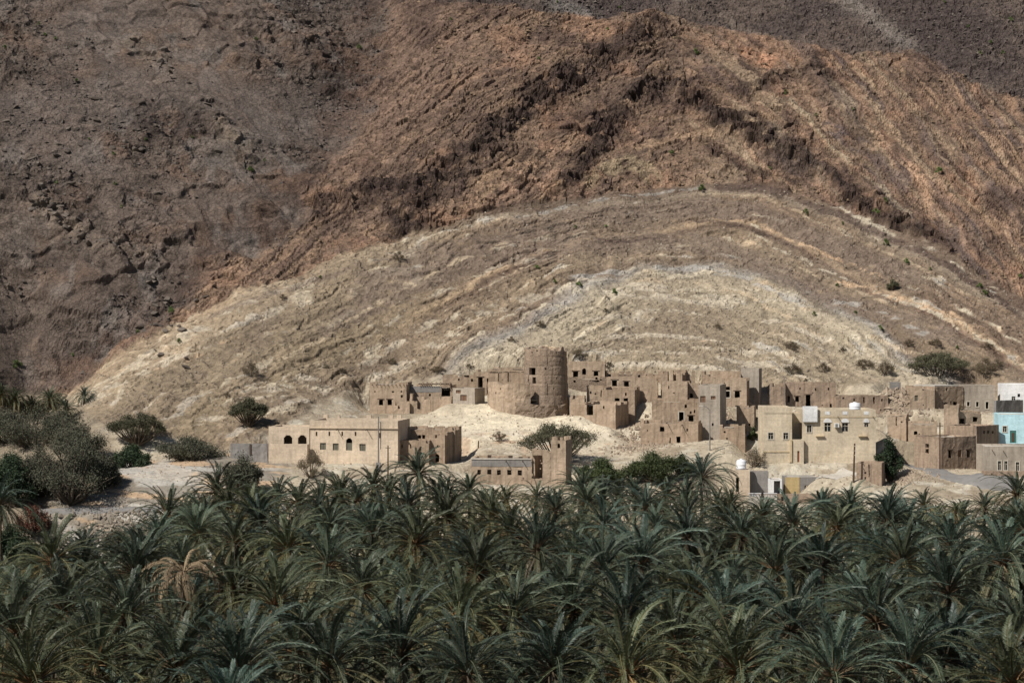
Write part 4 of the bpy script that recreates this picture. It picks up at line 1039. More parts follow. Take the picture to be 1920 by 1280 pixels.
# ---- mud houses behind the cream house
h = thing('mud_house', 'large reddish mud house with ragged parapet directly behind the cream house', 'house')
be = Block(h, 1473, 1567, 719, d=409.5, yaw=-3, dep=7, mat='mudred', jag=0.45, roof=0.5, drop=1,
      holes=[(1474.5, 742.5, 1481, 754), (1491, 743, 1498, 753, 'L'), (1510.5, 740, 1520, 762, 'L'), (1499, 726, 1501.5, 731), (1528, 727, 1530.5, 732), (1552, 726, 1555, 731)])
Block(h, 1443, 1472.6, 720.5, d=408, yaw=-8, dep=6, mat='mudred', jag=0.4, roof=0.5, drop=1)
h = thing('fissured_mud_wall', 'fissured reddish mud wall stepping down to the right behind the water tank', 'wall')
Block(h, 1567.5, 1665, 742, d=407.5, yaw=2, dep=3, mat='mudred', jag=0.35, roof=0.2, drop=2,
      holes=[(1600, 747, 1603, 752), (1618, 744, 1621.5, 756, 'j'), (1637, 743, 1641, 757, 'j'), (1652, 747, 1655, 752), (1579, 738, 1583, 748, 'j')])

# ---- small buildings at the grove edge below the cream house
h = thing('garden_store', 'small buff store with a water tank on top beside the tall palm', 'shed')
bf = Block(h, 1374, 1406, 881, d=362, vb=935, yaw=0, dep=4, mat='plaster', amp=0.01, roof=0.15, holes=[(1380, 895, 1386, 922)])
tank('smaller round white water tank on the garden store', 1390, 861, 881, 363.6, 9.3)
h = thing('grey_shed', 'grey cement lean-to shed between the garden store and a white gatepost', 'shed')
Block(h, 1406.5, 1441, 884, d=365, vb=935, yaw=-3, dep=3.5, mat='grey', amp=0.01, roof=0.12, t=0.25)
h = thing('white_porch', 'little white porch with an open dark doorway', 'shed')
Block(h, 1443, 1466, 898.5, d=362.5, vb=935, yaw=0, dep=3, mat='white', amp=0.01, roof=0.1, t=0.2, holes=[(1451, 901, 1463, 930)])
h = thing('yellow_store', 'low store painted yellow at one end and grey at the other', 'shed')
bs = Block(h, 1472, 1543, 894, d=364, vb=935, yaw=0, dep=4.5, mat='grey', amp=0.01, roof=0.12, roofmat='concrete', holes=[(1508.5, 909.5, 1518, 919), (1536, 896, 1542, 925)])
bs.bar('yellow_panel', 1472, 894.2, 1499, 935, 'yellow', 0.04)
h = thing('mud_gatehouse', 'cracked pinkish mud cube beside the leaning utility pole', 'hut')
Block(h, 1606, 1653, 867, d=362, vb=912, yaw=-17, dep=4.5, mat='mudred', jag=0.15, roof=0.3, holes=[(1628.5, 868, 1630.5, 894, 'j')])
h = thing('garden_wall', 'low brown garden wall at the edge of the palm grove', 'wall')
Block(h, 1418, 1582, 925.5, d=352, vb=960, yaw=0, dep=0.8, mat='mudred', roof=0.05, t=0.25)
h = thing('balustrade', 'short white balustrade with small round posts along the grove edge', 'fence')
bb = Block(h, 1404, 1457, 930.5, d=349.5, vb=936, yaw=0, dep=0.5, mat='concrete', roof=0.05, t=0.2)
for k in range(18):
    x = bb.su(1405.5 + k * 2.95)
    bb.add('baluster', tube_geo((x, 0.2, bb.zt), (x, 0.2, bb.zt + 0.42), 0.06, 0.05, 6), M['white'])
bb.add('rail', box_geo(0, bb.W, 0.08, 0.32, bb.zt + 0.42, bb.zt + 0.52), M['white'])

# ---- houses on the east side
h = thing('long_upper_house', 'long upper house, one half brown mud and the other pale cement, below the big acacia', 'house')
g1 = Block(h, 1753, 1806, 725, d=407, vb=778, yaw=30, dep=8, mat='mud', jag=0.05, roof=0.3, roofmat='concrete', holes=[(1770, 754, 1777, 764), (1787, 753, 1795, 763)], rholes=[])
g1b = Block(h, 1807, 1866, 722, d=g1.d + g1.W * math.sin(R(30)) + 0.2, vb=775, yaw=4, dep=7, mat='greypale', amp=0.015, roof=0.3, roofmat='concrete', holes=[(1813, 753, 1818, 761, 'P'), (1830, 753, 1835, 762, 'P'), (1848, 753, 1853.6, 766, 'P')])
g1l = Block(h, 1706, 1752.5, 727, d=406.3, vb=778, yaw=-8, dep=5, mat='mud2', jag=0.1, roof=0.3, holes=[(1715, 741, 1721, 751, 'S')])
g1.add('roof_slab', box_geo(0.6, g1.W - 0.3, 0.8, 6.5, g1.zt - 0.05, g1.zt + 0.22), M['concrete'])
h = thing('cement_cubicle', 'tiny grey cement cubicle behind the rubble heap', 'shed')
Block(h, 1670.6, 1689, 716.5, d=411, yaw=-3, dep=2.5, mat='grey', amp=0.01, roof=0.1, t=0.2)
h = thing('stepped_mud_house', 'stepped mud house with a lit end wall above the corner house', 'house')
g2 = Block(h, 1769.6, 1797, 760, d=392.5, vb=815, yaw=-14, dep=5, mat='mud2', jag=0.3, roof=0.4)
Block(h, 1797, 1840, 772, d=393, vb=815, yaw=12, dep=5, mat='mud', jag=0.25, roof=0.3, holes=[(1799, 784, 1809, 796), (1824, 781, 1833, 790)])
Block(h, 1797, 1835, 797, d=388, vb=822, yaw=3, dep=5, mat='mud2', jag=0.1, roof=0.1, roofmat='concrete')
h = thing('corner_house', 'mud corner house with three windows, its long side in grazing shade, by the asphalt bend', 'house')
g3 = Block(h, 1764.6, 1830, 819.5, vb=878, d=371.5, yaw=33, dep=6.2, mat='mudred', jag=0.06, roof=0.25, roofmat='concrete', holes=[(1778, 844, 1784.5, 858, 'L'), (1796, 843, 1803, 857, 'B'), (1813, 843, 1819.5, 857, 'L')],
      lholes=[(2.4, 833, 3.2, 841, ''), (2.4, 843, 3.2, 851, 'B')])
h = thing('low_mud_house', 'low mud house with one small window left of the corner house', 'house')
Block(h, 1703, 1757, 792.5, d=389, vb=835, yaw=-10, dep=6, mat='mud2', jag=0.2, roof=0.3, holes=[(1713.6, 808, 1720, 814.5)])
h = thing('cracked_mud_wall', 'short cracked mud wall below the rubble heap', 'wall')
Block(h, 1664, 1699, 777.5, d=395, vb=828, yaw=-18, dep=3.0, mat='mud2', jag=0.3, roof=0.2, holes=[(1679, 781, 1681.5, 798, 'j')])
h = thing('shaded_mud_house', 'tall mud house with its face in shade beside the turquoise house', 'house')
Block(h, 1831, 1873, 799, d=377.5, vb=880, yaw=48, dep=5.5, mat='mudred', jag=0.15, roof=0.3, roofmat='concrete', holes=[(1843, 807, 1847, 813), (1851, 807, 1855, 813), (1859, 807, 1863, 813)])
h = thing('white_house', 'white painted house at the right edge of the village', 'house')
Block(h, 1881, 1960, 720, d=408, vb=775, yaw=-4, dep=7, mat='white', amp=0.005, roof=0.2, t=0.25, holes=[(1897, 743, 1904, 751, 'G'), (1908, 738, 1913, 744)])
h = thing('dark_yard_wall', 'dark grey block yard wall in front of the white house', 'wall')
Block(h, 1868, 1960, 751, d=403, vb=778, yaw=40, dep=0.6, mat='grey', roof=0.05, t=0.22)
h = thing('turquoise_house', 'bright turquoise painted house with a green framed door', 'house')
gc = Block(h, 1872, 1965, 776.5, d=384, vb=840, yaw=-6, dep=8, mat='cyan', amp=0.005, roof=0.15, roofmat='concrete', t=0.25, holes=[(1880.5, 799, 1887.4, 809.5, 'GP'), (1893.7, 807, 1905.5, 830, 'N')])
dl = gc.add('door', box_geo(gc.su(1893.7), gc.su(1905.5), 0.1, 0.16, gc.z(1900, 830), gc.z(1900, 807)), M['green'])
gc.add('door_panel', box_geo(gc.su(1897), gc.su(1902), 0.06, 0.098, gc.z(1900, 828), gc.z(1900, 811)), M['wood'], dl)
h = thing('grey_flat_house', 'flat grey cement house with narrow windows beside the palms at the right edge', 'house')
gg = Block(h, 1846, 1965, 836.5, d=363, vb=890, yaw=-2, dep=8, mat='greypale', amp=0.008, roof=0.2, roofmat='concrete', t=0.25, holes=[(1871, 864, 1876.7, 881, 'GP'), (1883, 864, 1888.8, 881, 'GP'), (1904.6, 866, 1910.7, 882, 'GP')])
gg.spout(1881, 845, 0.6); gg.spout(1860, 843, 0.5)
h = thing('pinkish_retaining_wall', 'cracked pinkish mud wall under the grey flat house', 'wall')
Block(h, 1845, 1965, 884, d=360, vb=912, yaw=-2, dep=2, mat='mudred', jag=0.15, roof=0.05, holes=[(1858, 887, 1861, 898, 'j')])

# ---- poles and lamp
def pole(name, label, cat, u, v_top, v_bot, d=None, r=0.12, mat='wood', lean=0.0, arm=False, grp=None):
    if d is None: d = hit(u, v_bot)[1]
    p = thing(name, label, cat, grp)
    x, y, z = at(u, v_bot, d); z = min(z, ground(x, y))
    p.location = (x, y, z)
    hgt = CAMZ - (v_top - HZ) / FPX * d - z
    V, F = tube_geo((0, 0, -0.5), (lean * hgt, 0, hgt), r, r * 0.7, 8)
    link('shaft', mesh_np('shaft', V, F), M[mat], p)
    return p, hgt
p, hh = pole('utility_pole', 'leaning dark wooden utility pole in front of the cream house', 'pole', 1600, 831, 900, 360.5, 0.17, 'wood', 0.035)
for k in range(3):
    V, F = tube_geo((hh * .03, -0.1, hh - 0.4 - k * 0.7), (hh * .03, -0.45, hh - 0.4 - k * 0.7), 0.05, 0.07, 6); link('insulator', mesh_np('insulator', V, F), M['frame'], p)
p, hh = pole('utility_pole', 'dark wooden utility pole at the corner of the mud corner house', 'pole', 1762.3, 792, 884, 369.5, 0.14)
V, F = tube_geo((-0.5, 0, hh - 0.5), (0.5, 0, hh - 0.5), 0.05, 0.05, 6); link('crossarm', mesh_np('crossarm', V, F), M['wood'], p)
p, hh = pole('utility_pole', 'short dark wooden pole in front of the plastered house', 'pole', 727.5, 835, 895, 360, 0.13)
V, F = tube_geo((-0.4, 0, hh - 0.35), (0.4, 0, hh - 0.35), 0.05, 0.05, 6); link('crossarm', mesh_np('crossarm', V, F), M['wood'], p)
p, hh = pole('power_mast', 'tall grey metal mast on a square cement footing by the plastered house', 'pole', 709.6, 780, 874, 366.5, 0.13, 'metal')
link('footing', mesh_np('footing', *box_geo(-0.4, 0.4, -0.4, 0.4, -0.4, 1.45)), M['grey'], p)
V, F = tube_geo((0.35, 0, hh - 0.9), (0.35, 0, hh - 5.2), 0.07, 0.07, 6); link('conduit', mesh_np('conduit', V, F), M['darkmetal'], p)
V, F = tube_geo((-0.05, 0, hh - 0.9), (0.4, 0, hh - 0.9), 0.05, 0.05, 6); link('bracket', mesh_np('bracket', V, F), M['metal'], p)
p, hh = pole('street_lamp', 'slender street lamp with an arm reaching left over the low mud house', 'street lamp', 1331, 768, 846, 375, 0.11, 'metal')
V, F = tube_geo((0, 0, hh - 0.05), (-0.55, 0, hh + 0.45), 0.07, 0.06, 7); link('arm', mesh_np('arm', V, F), M['metal'], p)
V, F = tube_geo((-0.55, 0, hh + 0.45), (-1.1, -0.05, hh + 0.6), 0.06, 0.05, 7); link('arm', mesh_np('arm', V, F), M['metal'], p)
V, F = box_geo(-1.75, -1.05, -0.16, 0.16, hh + 0.55, hh + 0.72); link('lamp_head', mesh_np('lamp_head', V, F), M['frame'], p)
p, hh = pole('antenna_mast', 'thin antenna mast rising from the reddish mud house', 'antenna', 1471, 703, 760, 407, 0.05, 'metal')
for k in range(3):
    V, F = tube_geo((-0.35 + 0.08 * k, 0, hh - 0.2 - 0.3 * k), (0.35 - 0.08 * k, 0, hh - 0.2 - 0.3 * k), 0.02, 0.02, 5); link('antenna_rod', mesh_np('rod', V, F), M['metal'], p)
p, hh = pole('gate_post', 'curved pole leaning at the west corner of the plastered house', 'pole', 503, 822, 868, None, 0.08, 'metal', -0.1)
p, hh = pole('stone_post', 'single dark upright post on the slope left of the ruin', 'post', 896.5, 826, 841, None, 0.13, 'wood', 0.05)
# ------------------------------------------------------------------ ground sheet, lanes
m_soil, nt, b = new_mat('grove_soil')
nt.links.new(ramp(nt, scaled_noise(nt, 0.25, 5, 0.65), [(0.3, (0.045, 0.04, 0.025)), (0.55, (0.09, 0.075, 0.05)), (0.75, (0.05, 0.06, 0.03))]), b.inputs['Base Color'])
gx_s = np.array(list(np.linspace(-3000, -300, 10)) + list(np.linspace(-200, 200, 41)) + list(np.linspace(300, 3000, 10)))
gy_s = np.array(list(np.linspace(-1500, 0, 8)) + list(np.linspace(40, 340, 31)) + [349.0])
ga, gb_ = np.meshgrid(gx_s, gy_s, indexing='ij')
gz_s = -10.6 + 0.35 * vnoise(ga / 13, gb_ / 13, 2) - 0.4 * (gb_ > 345)
ii = np.arange(ga.size).reshape(ga.shape)
gq = np.stack([ii[:-1, :-1], ii[1:, :-1], ii[1:, 1:], ii[:-1, 1:]], -1).reshape(-1, 4)
tag(link('ground', mesh_np('ground', np.stack([ga, gb_, gz_s], -1).reshape(-1, 3), gq, True), m_soil), 'earth floor of the palm grove', kind='structure')

def sheet(name, label, pts, width, mat, lift=0.10, n=60, kind='structure'):
    """a ribbon laid on the terrain along surveyed points"""
    P = np.array([hit(u, v)[:2] for u, v in pts])
    tt = np.linspace(0, 1, n); seg = np.linspace(0, 1, len(P))
    C = np.c_[np.interp(tt, seg, P[:, 0]), np.interp(tt, seg, P[:, 1])]
    for _ in range(4): C[1:-1] = (C[:-2] + 2 * C[1:-1] + C[2:]) / 4
    tg = np.gradient(C, axis=0); tg /= np.linalg.norm(tg, axis=1)[:, None] + 1e-9
    nrm = np.c_[-tg[:, 1], tg[:, 0]]
    V = []
    ws = np.linspace(-0.5, 0.5, 7)
    for i in range(n):
        w_ = width * (1 + 0.12 * float(vnoise(i * 0.3, 3.3, 2)))
        for a in ws:
            p = C[i] + nrm[i] * a * w_
            V.append((p[0], p[1], ground(p[0], p[1]) + lift - (0.25 if abs(a) > 0.45 else 0)))
    ii = np.arange(n * 7).reshape(n, 7)
    q_ = np.stack([ii[:-1, :-1], ii[1:, :-1], ii[1:, 1:], ii[:-1, 1:]], -1).reshape(-1, 4)
    return tag(link(name, mesh_np(name, np.array(V), q_, True), mat), label, kind=kind)
sheet('road', 'dusty asphalt lane bending past the corner house', [(1690, 868), (1720, 874), (1760, 888), (1800, 897), (1850, 903), (1910, 908)], 4.5, M['asphalt'])
sheet('path', 'narrow grey lane along the top of the grove', [(60, 958), (200, 955), (330, 953), (480, 952), (640, 950), (760, 950)], 1.6, M['asphalt'], 0.12)
sheet('pavement', 'pale cement apron below the cream house', [(1546, 896), (1570, 891), (1600, 886)], 5.0, M['concrete'], 0.12, 20)

# ------------------------------------------------------------------ plant materials
def leaf_mat(name, c0, c1, rough=0.5, spec=0.35, rnd=0.35, trans=0.0):
    m, nt, b = new_mat(name)
    oi = nt.nodes.new('ShaderNodeObjectInfo')
    n = scaled_noise(nt, 1.3, 3, 0.6)
    c = mul(nt, c0, c1, ramp(nt, n, [(0.35, 0.0), (0.68, 1.0)]), 'MIX')
    r = ramp(nt, oi.outputs['Random'], [(0.0, 1 - rnd), (1.0, 1 + rnd)])
    nt.links.new(mul(nt, mul(nt, c, r), oi.outputs['Color']), b.inputs['Base Color'])
    b.inputs['Roughness'].default_value = rough
    b.inputs['Specular IOR Level'].default_value = spec
    return m
M.update({
    'frond_young': leaf_mat('frond_blue_green', (0.043, 0.063, 0.042), (0.070, 0.090, 0.062), 0.46, 0.34),
    'frond_mid': leaf_mat('frond_grey_green', (0.050, 0.065, 0.037), (0.078, 0.090, 0.052), 0.5, 0.3),
    'frond_old': leaf_mat('frond_olive', (0.108, 0.098, 0.048), (0.16, 0.135, 0.068), 0.55, 0.3, 0.45),
    'frond_dry': leaf_mat('frond_straw', (0.26, 0.205, 0.135), (0.22, 0.165, 0.11), 0.7, 0.2, 0.3),
    'rachis': leaf_mat('frond_midrib', (0.105, 0.105, 0.06), (0.09, 0.09, 0.05), 0.5, 0.3),
    'rachis_base': leaf_mat('frond_base', (0.17, 0.11, 0.06), (0.11, 0.075, 0.045), 0.7, 0.2),
    'bark': plain_mat('palm_bark', (0.10, 0.075, 0.052), 0.95, 0.1, 0.3, 2.0),
    'branch': plain_mat('branch_bark', (0.105, 0.085, 0.066), 0.95, 0.1, 0.25, 2.0),
    'twig': plain_mat('grey_twigs', (0.17, 0.135, 0.10), 0.95, 0.1, 0.2, 2.0),
    'leaf_acacia': leaf_mat('acacia_leaf', (0.074, 0.074, 0.044), (0.118, 0.112, 0.070), 0.7, 0.15, 0.15),
    'leaf_ghaf': leaf_mat('grey_green_leaf', (0.070, 0.072, 0.050), (0.112, 0.110, 0.078), 0.7, 0.15, 0.15),
    'leaf_green': leaf_mat('fresh_green_leaf', (0.040, 0.055, 0.020), (0.066, 0.082, 0.032), 0.6, 0.25, 0.15),
    'leaf_dark': leaf_mat('dark_green_leaf', (0.026, 0.044, 0.022), (0.042, 0.062, 0.030), 0.6, 0.25, 0.15),
    'leaf_red': leaf_mat('red_flower', (0.13, 0.035, 0.025), (0.06, 0.05, 0.03), 0.7, 0.15, 0.15),
    'leaf_tuft': leaf_mat('tuft_green', (0.085, 0.125, 0.035), (0.12, 0.16, 0.05), 0.6, 0.2, 0.2),
    'leaf_dry': leaf_mat('dry_leaf', (0.15, 0.115, 0.075), (0.11, 0.09, 0.06), 0.8, 0.1, 0.2),
})

# ------------------------------------------------------------------ date palm fronds
def frond_geo(phi, droop, L, rs, vee=0.4, leaf=0.40, npair=92, dry=False):
    """rachis leaves the heart along +x at elevation phi and bends down by droop; returns verts, faces, material index per face (0 leaflets, 1 midrib)"""
    n = 14
    ts = np.linspace(0, 1, n)
    ang = phi - droop * ts ** 1.45
    side_bend = rs.uniform(-0.22, 0.22)
    P = [np.zeros(3)]
    for i in range(n - 1):
        a = (ang[i] + ang[i + 1]) / 2; yw = side_bend * ts[i]
        P.append(P[-1] + L / (n - 1) * np.array([math.cos(a) * math.cos(yw), math.cos(a) * math.sin(yw), math.sin(a)]))
    P = np.array(P); Tn = np.gradient(P, axis=0); Tn /= np.linalg.norm(Tn, axis=1)[:, None]
    V = []; F = []; mi = []
    twist = rs.uniform(-0.5, 0.5)
    def frame(t):
        f = t * (n - 1); i = min(int(f), n - 2); g = f - i
        p = P[i] * (1 - g) + P[i + 1] * g; T_ = Tn[i] * (1 - g) + Tn[i + 1] * g
        S_ = np.cross(T_, (0, 0, 1.0)); S_ /= np.linalg.norm(S_) + 1e-6
        N_ = np.cross(S_, T_)
        c, s_ = math.cos(twist * t), math.sin(twist * t)
        return p, T_, S_ * c + N_ * s_, N_ * c - S_ * s_
    # midrib: three-sided tapering tube
    for i in range(0, n):
        t = ts[i]; p, T_, S_, N_ = frame(t)
        r = 0.042 * (1 - t) + 0.008
        V += [p + S_ * r, p - S_ * r * 0.5 + N_ * r * 0.8, p - S_ * r * 0.5 - N_ * r * 0.8]
    for i in range(n - 1):
        for k in range(3):
            F.append((i * 3 + k, i * 3 + (k + 1) % 3, i * 3 + 3 + (k + 1) % 3, i * 3 + 3 + k)); mi.append(2 if i < 3 else 1)
    for j in range(npair):
        t = 0.13 + 0.87 * (j + rs.uniform(0, 0.6)) / npair
        if t > 0.995: continue
        p, T_, S_, N_ = frame(t)
        prof = (0.45 + 0.55 * math.sin(math.pi * min(1, (t - 0.08) / 0.62) / 2)) * (1 - 0.55 * max(0, (t - 0.6) / 0.4))
        for sd in (-1, 1):
            if rs.random() < (0.25 if dry else 0.04): continue
            ln = leaf * prof * rs.uniform(0.8, 1.15)
            fw = 0.62 + 0.75 * t + rs.uniform(-0.15, 0.15); up = vee * rs.uniform(0.3, 1.3) * (1 if not dry else -0.9)
            dv = T_ * fw + S_ * sd * 1.0 + N_ * up
            dv /= np.linalg.norm(dv)
            tip = p + dv * ln + np.array([0, 0, -0.13 * ln * rs.uniform(0.2, 1.6)]) * (3 if dry else 1)
            mid = p + dv * ln * 0.5
            wv = np.cross(dv, N_ * 0.8 + S_ * sd * 0.3 + np.array([rs.gauss(0, 0.2), rs.gauss(0, 0.2), rs.gauss(0, 0.2)])); wv /= np.linalg.norm(wv) + 1e-6
            w_ = 0.021 * rs.uniform(0.8, 1.2)
            k = len(V)
            V += [p, mid + wv * w_, tip, mid - wv * w_]
            F.append((k, k + 1, k + 2, k + 3)); mi.append(0)
    return np.array(V), F, mi

def frond_mesh(name, kind, mats, seed, **kw):
    rs = random.Random(seed)
    V, F, mi = frond_geo(rs=rs, **kw)
    me = mesh_np(name, V, F)
    for m in mats: me.materials.append(M[m])
    me.polygons.foreach_set('material_index', np.array(mi, np.int32))
    return me
# rings of a crown: elevation, bend, length, material, share of fronds
RINGS = [(80, 42, 3.3, 'frond_young', 6), (64, 64, 4.1, 'frond_young', 9), (48, 86, 4.7, 'frond_young', 12), (32, 102, 5.0, 'frond_mid', 13), (14, 100, 5.0, 'frond_mid', 12), (-6, 80, 4.6, 'frond_old', 9), (-28, 54, 4.1, 'frond_old', 7)]
FROND = []
for r_i, (el, bd, ln, mt, cnt) in enumerate(RINGS):
    FROND.append([frond_mesh('frond', r_i, (mt, 'rachis', 'rachis_base'), 50 * r_i + k, phi=R(el + (k - 1) * 5), droop=R(bd + (k - 1) * 9), L=ln * (0.94 + 0.06 * k), vee=0.5 - 0.05 * r_i) for k in range(3)])
DRYF = [frond_mesh('frond', 9, ('frond_dry', 'rachis', 'rachis_base'), 900 + k, phi=R(-35 - 12 * k), droop=R(48), L=3.2, dry=True, npair=60) for k in range(3)]
DEADF = [frond_mesh('frond', 9, ('frond_dry', 'frond_dry', 'frond_dry'), 930 + k, phi=R(48 - 10 * k), droop=R(150), L=4.6, dry=True, npair=70, leaf=0.42) for k in range(4)]

def trunk_mesh(hgt, r, seed):
    rs = random.Random(seed)
    prof = []
    n = max(6, int(hgt / 0.45))
    for j in range(n + 1):
        z = -0.5 + (hgt + 0.5) * j / n
        prof.append((r * (1.15 if j < 2 else 1.0) * (1 + (0.10 if j % 2 else -0.05)) * (0.92 if z < hgt - 1 else 1.15), z))
    prof.append((0.12, hgt + 0.25))
    V, F = lathe_geo(prof, 9)
    return mesh_np('trunk', V, F)
TRUNKS = {}
def trunk_for(hgt):
    k = round(hgt * 2) / 2
    if k not in TRUNKS:
        TRUNKS[k] = trunk_mesh(k, 0.24, int(k * 10))
        TRUNKS[k].materials.append(M['bark'])
    return TRUNKS[k]

def crown_specs(rs, size, dry=2, lush=1.0, young=1.0):
    """(mesh, azimuth, tilt, scale) of every frond of a crown"""
    out = []
    for r_i, (el, bd, ln, mt, cnt) in enumerate(RINGS):
        c = max(2, round(cnt * lush))
        a0 = rs.uniform(0, 6.28)
        for k in range(c):
            out.append((rs.choice(FROND[r_i]), a0 + 6.283 * (k + rs.uniform(-0.3, 0.3)) / c, rs.uniform(-0.16, 0.16), size * rs.uniform(0.8, 1.12)))
    for k in range(dry):
        out.append((rs.choice(DRYF), rs.uniform(0, 6.28), rs.uniform(-0.2, 0.15), size * rs.uniform(0.8, 1.05)))
    return out

PS = 1.34      # crown spread
def grove_d(v):
    """distance of a crown whose heart shows at photo row v: the canopy dips a little towards the village"""
    Hh = float(np.interp(v, [920, 1060], [26.0, 22.0]))
    return min(FPX * Hh / (v - HZ), 338)
def palm_tint(rs):
    k = rs.uniform(0.66, 1.34); w_ = rs.uniform(-1.0, 1.2)
    return (k * (1 + 0.16 * w_), k * (1 + 0.02 * w_), k * (1 - 0.16 * w_), 1)
def palm(u, v, d=None, size=1.0, label=None, group=None, lush=1.0, dry=2, dead=False, seed=0, z=None, floor=None, name='date_palm'):
    rs = random.Random(seed * 31 + int(u * 7 + v * 3))
    if d is None: d = grove_d(v)
    x, y, zz = at(u, v, d)
    fl = (ground(x, y) if y > 341 else -10.4) if floor is None else floor
    root = empty(name, (x, y, fl), rs.uniform(0, 6.28))
    tag(root, label or 'date palm crowded in among others in the grove', 'palm', group or 'date palms of the grove')
    hgt = max(1.0, zz - fl)
    link('trunk', trunk_for(hgt), None, root)
    hh = round(hgt * 2) / 2
    if dead:
        specs = [(DEADF[k % 4], 6.283 * k / 24 + rs.uniform(-0.15, 0.15), rs.uniform(-0.2, 0.2), size * PS * rs.uniform(0.8, 1.1)) for k in range(24)]
    else:
        specs = crown_specs(rs, size * PS * rs.uniform(0.88, 1.12), dry + rs.choice([0, 0, 1, 3, 6]), lush * rs.uniform(0.72, 1.0))
    lean = Euler((rs.uniform(-0.2, 0.2), rs.uniform(-0.2, 0.2), 0)).to_matrix().to_4x4()
    tint = palm_tint(rs)
    for me_, a, tl, sc_f in specs:
        o = bpy.data.objects.new('frond', me_)
        COL.objects.link(o); o.parent = root; o.color = tint
        o.matrix_local = Matrix.Translation((0, 0, hh)) @ lean @ Matrix.Rotation(a, 4, 'Z') @ Matrix.Rotation(-tl, 4, 'Y') @ Matrix.Scale(sc_f, 4)
    return root

def joined_crown(seed, lush=1.15):
    rs = random.Random(seed)
    Vs, Fs, mi, off = [], [], [], 0
    mats = ['frond_young', 'frond_mid', 'frond_old', 'rachis', 'rachis_base', 'frond_dry']
    for me_, a, tl, sc_f in crown_specs(rs, 1.0, 1, lush):
        co = np.empty(len(me_.vertices) * 3, np.float32); me_.vertices.foreach_get('co', co); co = co.reshape(-1, 3)
        mt = np.array(Matrix.Rotation(a, 4, 'Z') @ Matrix.Rotation(-tl, 4, 'Y') @ Matrix.Scale(sc_f, 4))
        Vs.append(co @ mt[:3, :3].T)
        lv = np.empty(len(me_.loops), np.int32); me_.loops.foreach_get('vertex_index', lv)
        Fs.append(lv.reshape(-1, 4) + off); off += len(co)
        m_ = np.empty(len(me_.polygons), np.int32); me_.polygons.foreach_get('material_index', m_)
        first = next(i for i, k in enumerate(mats) if M[k] == me_.materials[0])
        mi.append(np.where(m_ == 0, first, np.where(m_ == 1, 3, 4)))
    me = mesh_np('crown', np.vstack(Vs), np.vstack(Fs))
    for k in mats: me.materials.append(M[k])
    me.polygons.foreach_set('material_index', np.concatenate(mi).astype(np.int32))
    return me
CROWNS = [joined_crown(700 + k) for k in range(5)]
def far_palm(x, y, z, size, label, group, seed):
    rs = random.Random(seed)
    fl = ground(x, y) if y > 341 else -10.4
    root = empty('date_palm', (x, y, fl), rs.uniform(0, 6.28))
    tag(root, label, 'palm', group)
    hh = max(1.0, round((z - fl) * 2) / 2)
    link('trunk', trunk_for(hh), None, root)
    c = link('crown', rs.choice(CROWNS), None, root)
    c.color = palm_tint(rs); c.location = (0, 0, hh); c.scale = (size * PS,) * 3
    c.rotation_euler = (rs.uniform(-0.25, 0.25), rs.uniform(-0.25, 0.25), 0)

G_ = 'date palms of the grove'
PALMS = [  # heart of the crown in the photo: u, v, size, own label or None, extra
    (785, 893, 0.95, 'date palm rising in front of the brown mud house flank', {}), (638, 936, 1.0, 'date palm with a pale drooping skirt below the plastered house', dict(dry=9)),
    (1316, 898, 1.0, 'tall date palm beside the store with the small water tank', dict(dry=5)), (405, 925, 1.05, 'date palm overlapping the grey-green tree at the edge of the rock hump', {}),
    (313, 970, 0.9, 'date palm right of the round bush by the lane', {}), (1007, 1032, 1.12, 'date palm with yellowing hanging fronds in the middle of the grove', dict(dry=9)),
    (1205, 1062, 1.1, 'broad date palm with brown lower fronds right of the grove middle', dict(dry=7)), (344, 1074, 0.82, 'dead date palm with collapsed straw fronds', dict(dead=True, d=188)),
    (1481, 1186, 1.0, 'date palm with long hanging lower fronds near the bottom right', dict(dry=5)), (120, 1152, 0.95, 'date palm with hanging pale lower fronds near the bottom left', dict(dry=6)),
    (0, 950, 1.05, 'dark date palm cut by the left edge above the grove', {}), (1906, 930, 0.95, 'date palm at the right edge in front of the grey flat house', dict(dry=4)),
    (1595, 945, 0.9, 'date palm below the cracked mud cube', {}), (1734, 952, 0.85, 'date palm below the asphalt bend', {}), (1845, 955, 0.95, 'date palm below the pinkish retaining wall', {}),
    (880, 920, 0.9, 'date palm at the left end of the long ruin', {}), (1005, 935, 0.7, 'smaller date palm in front of the collapsed ruin end', {}), (1487, 982, 0.95, 'date palm before the brown garden wall', {})]
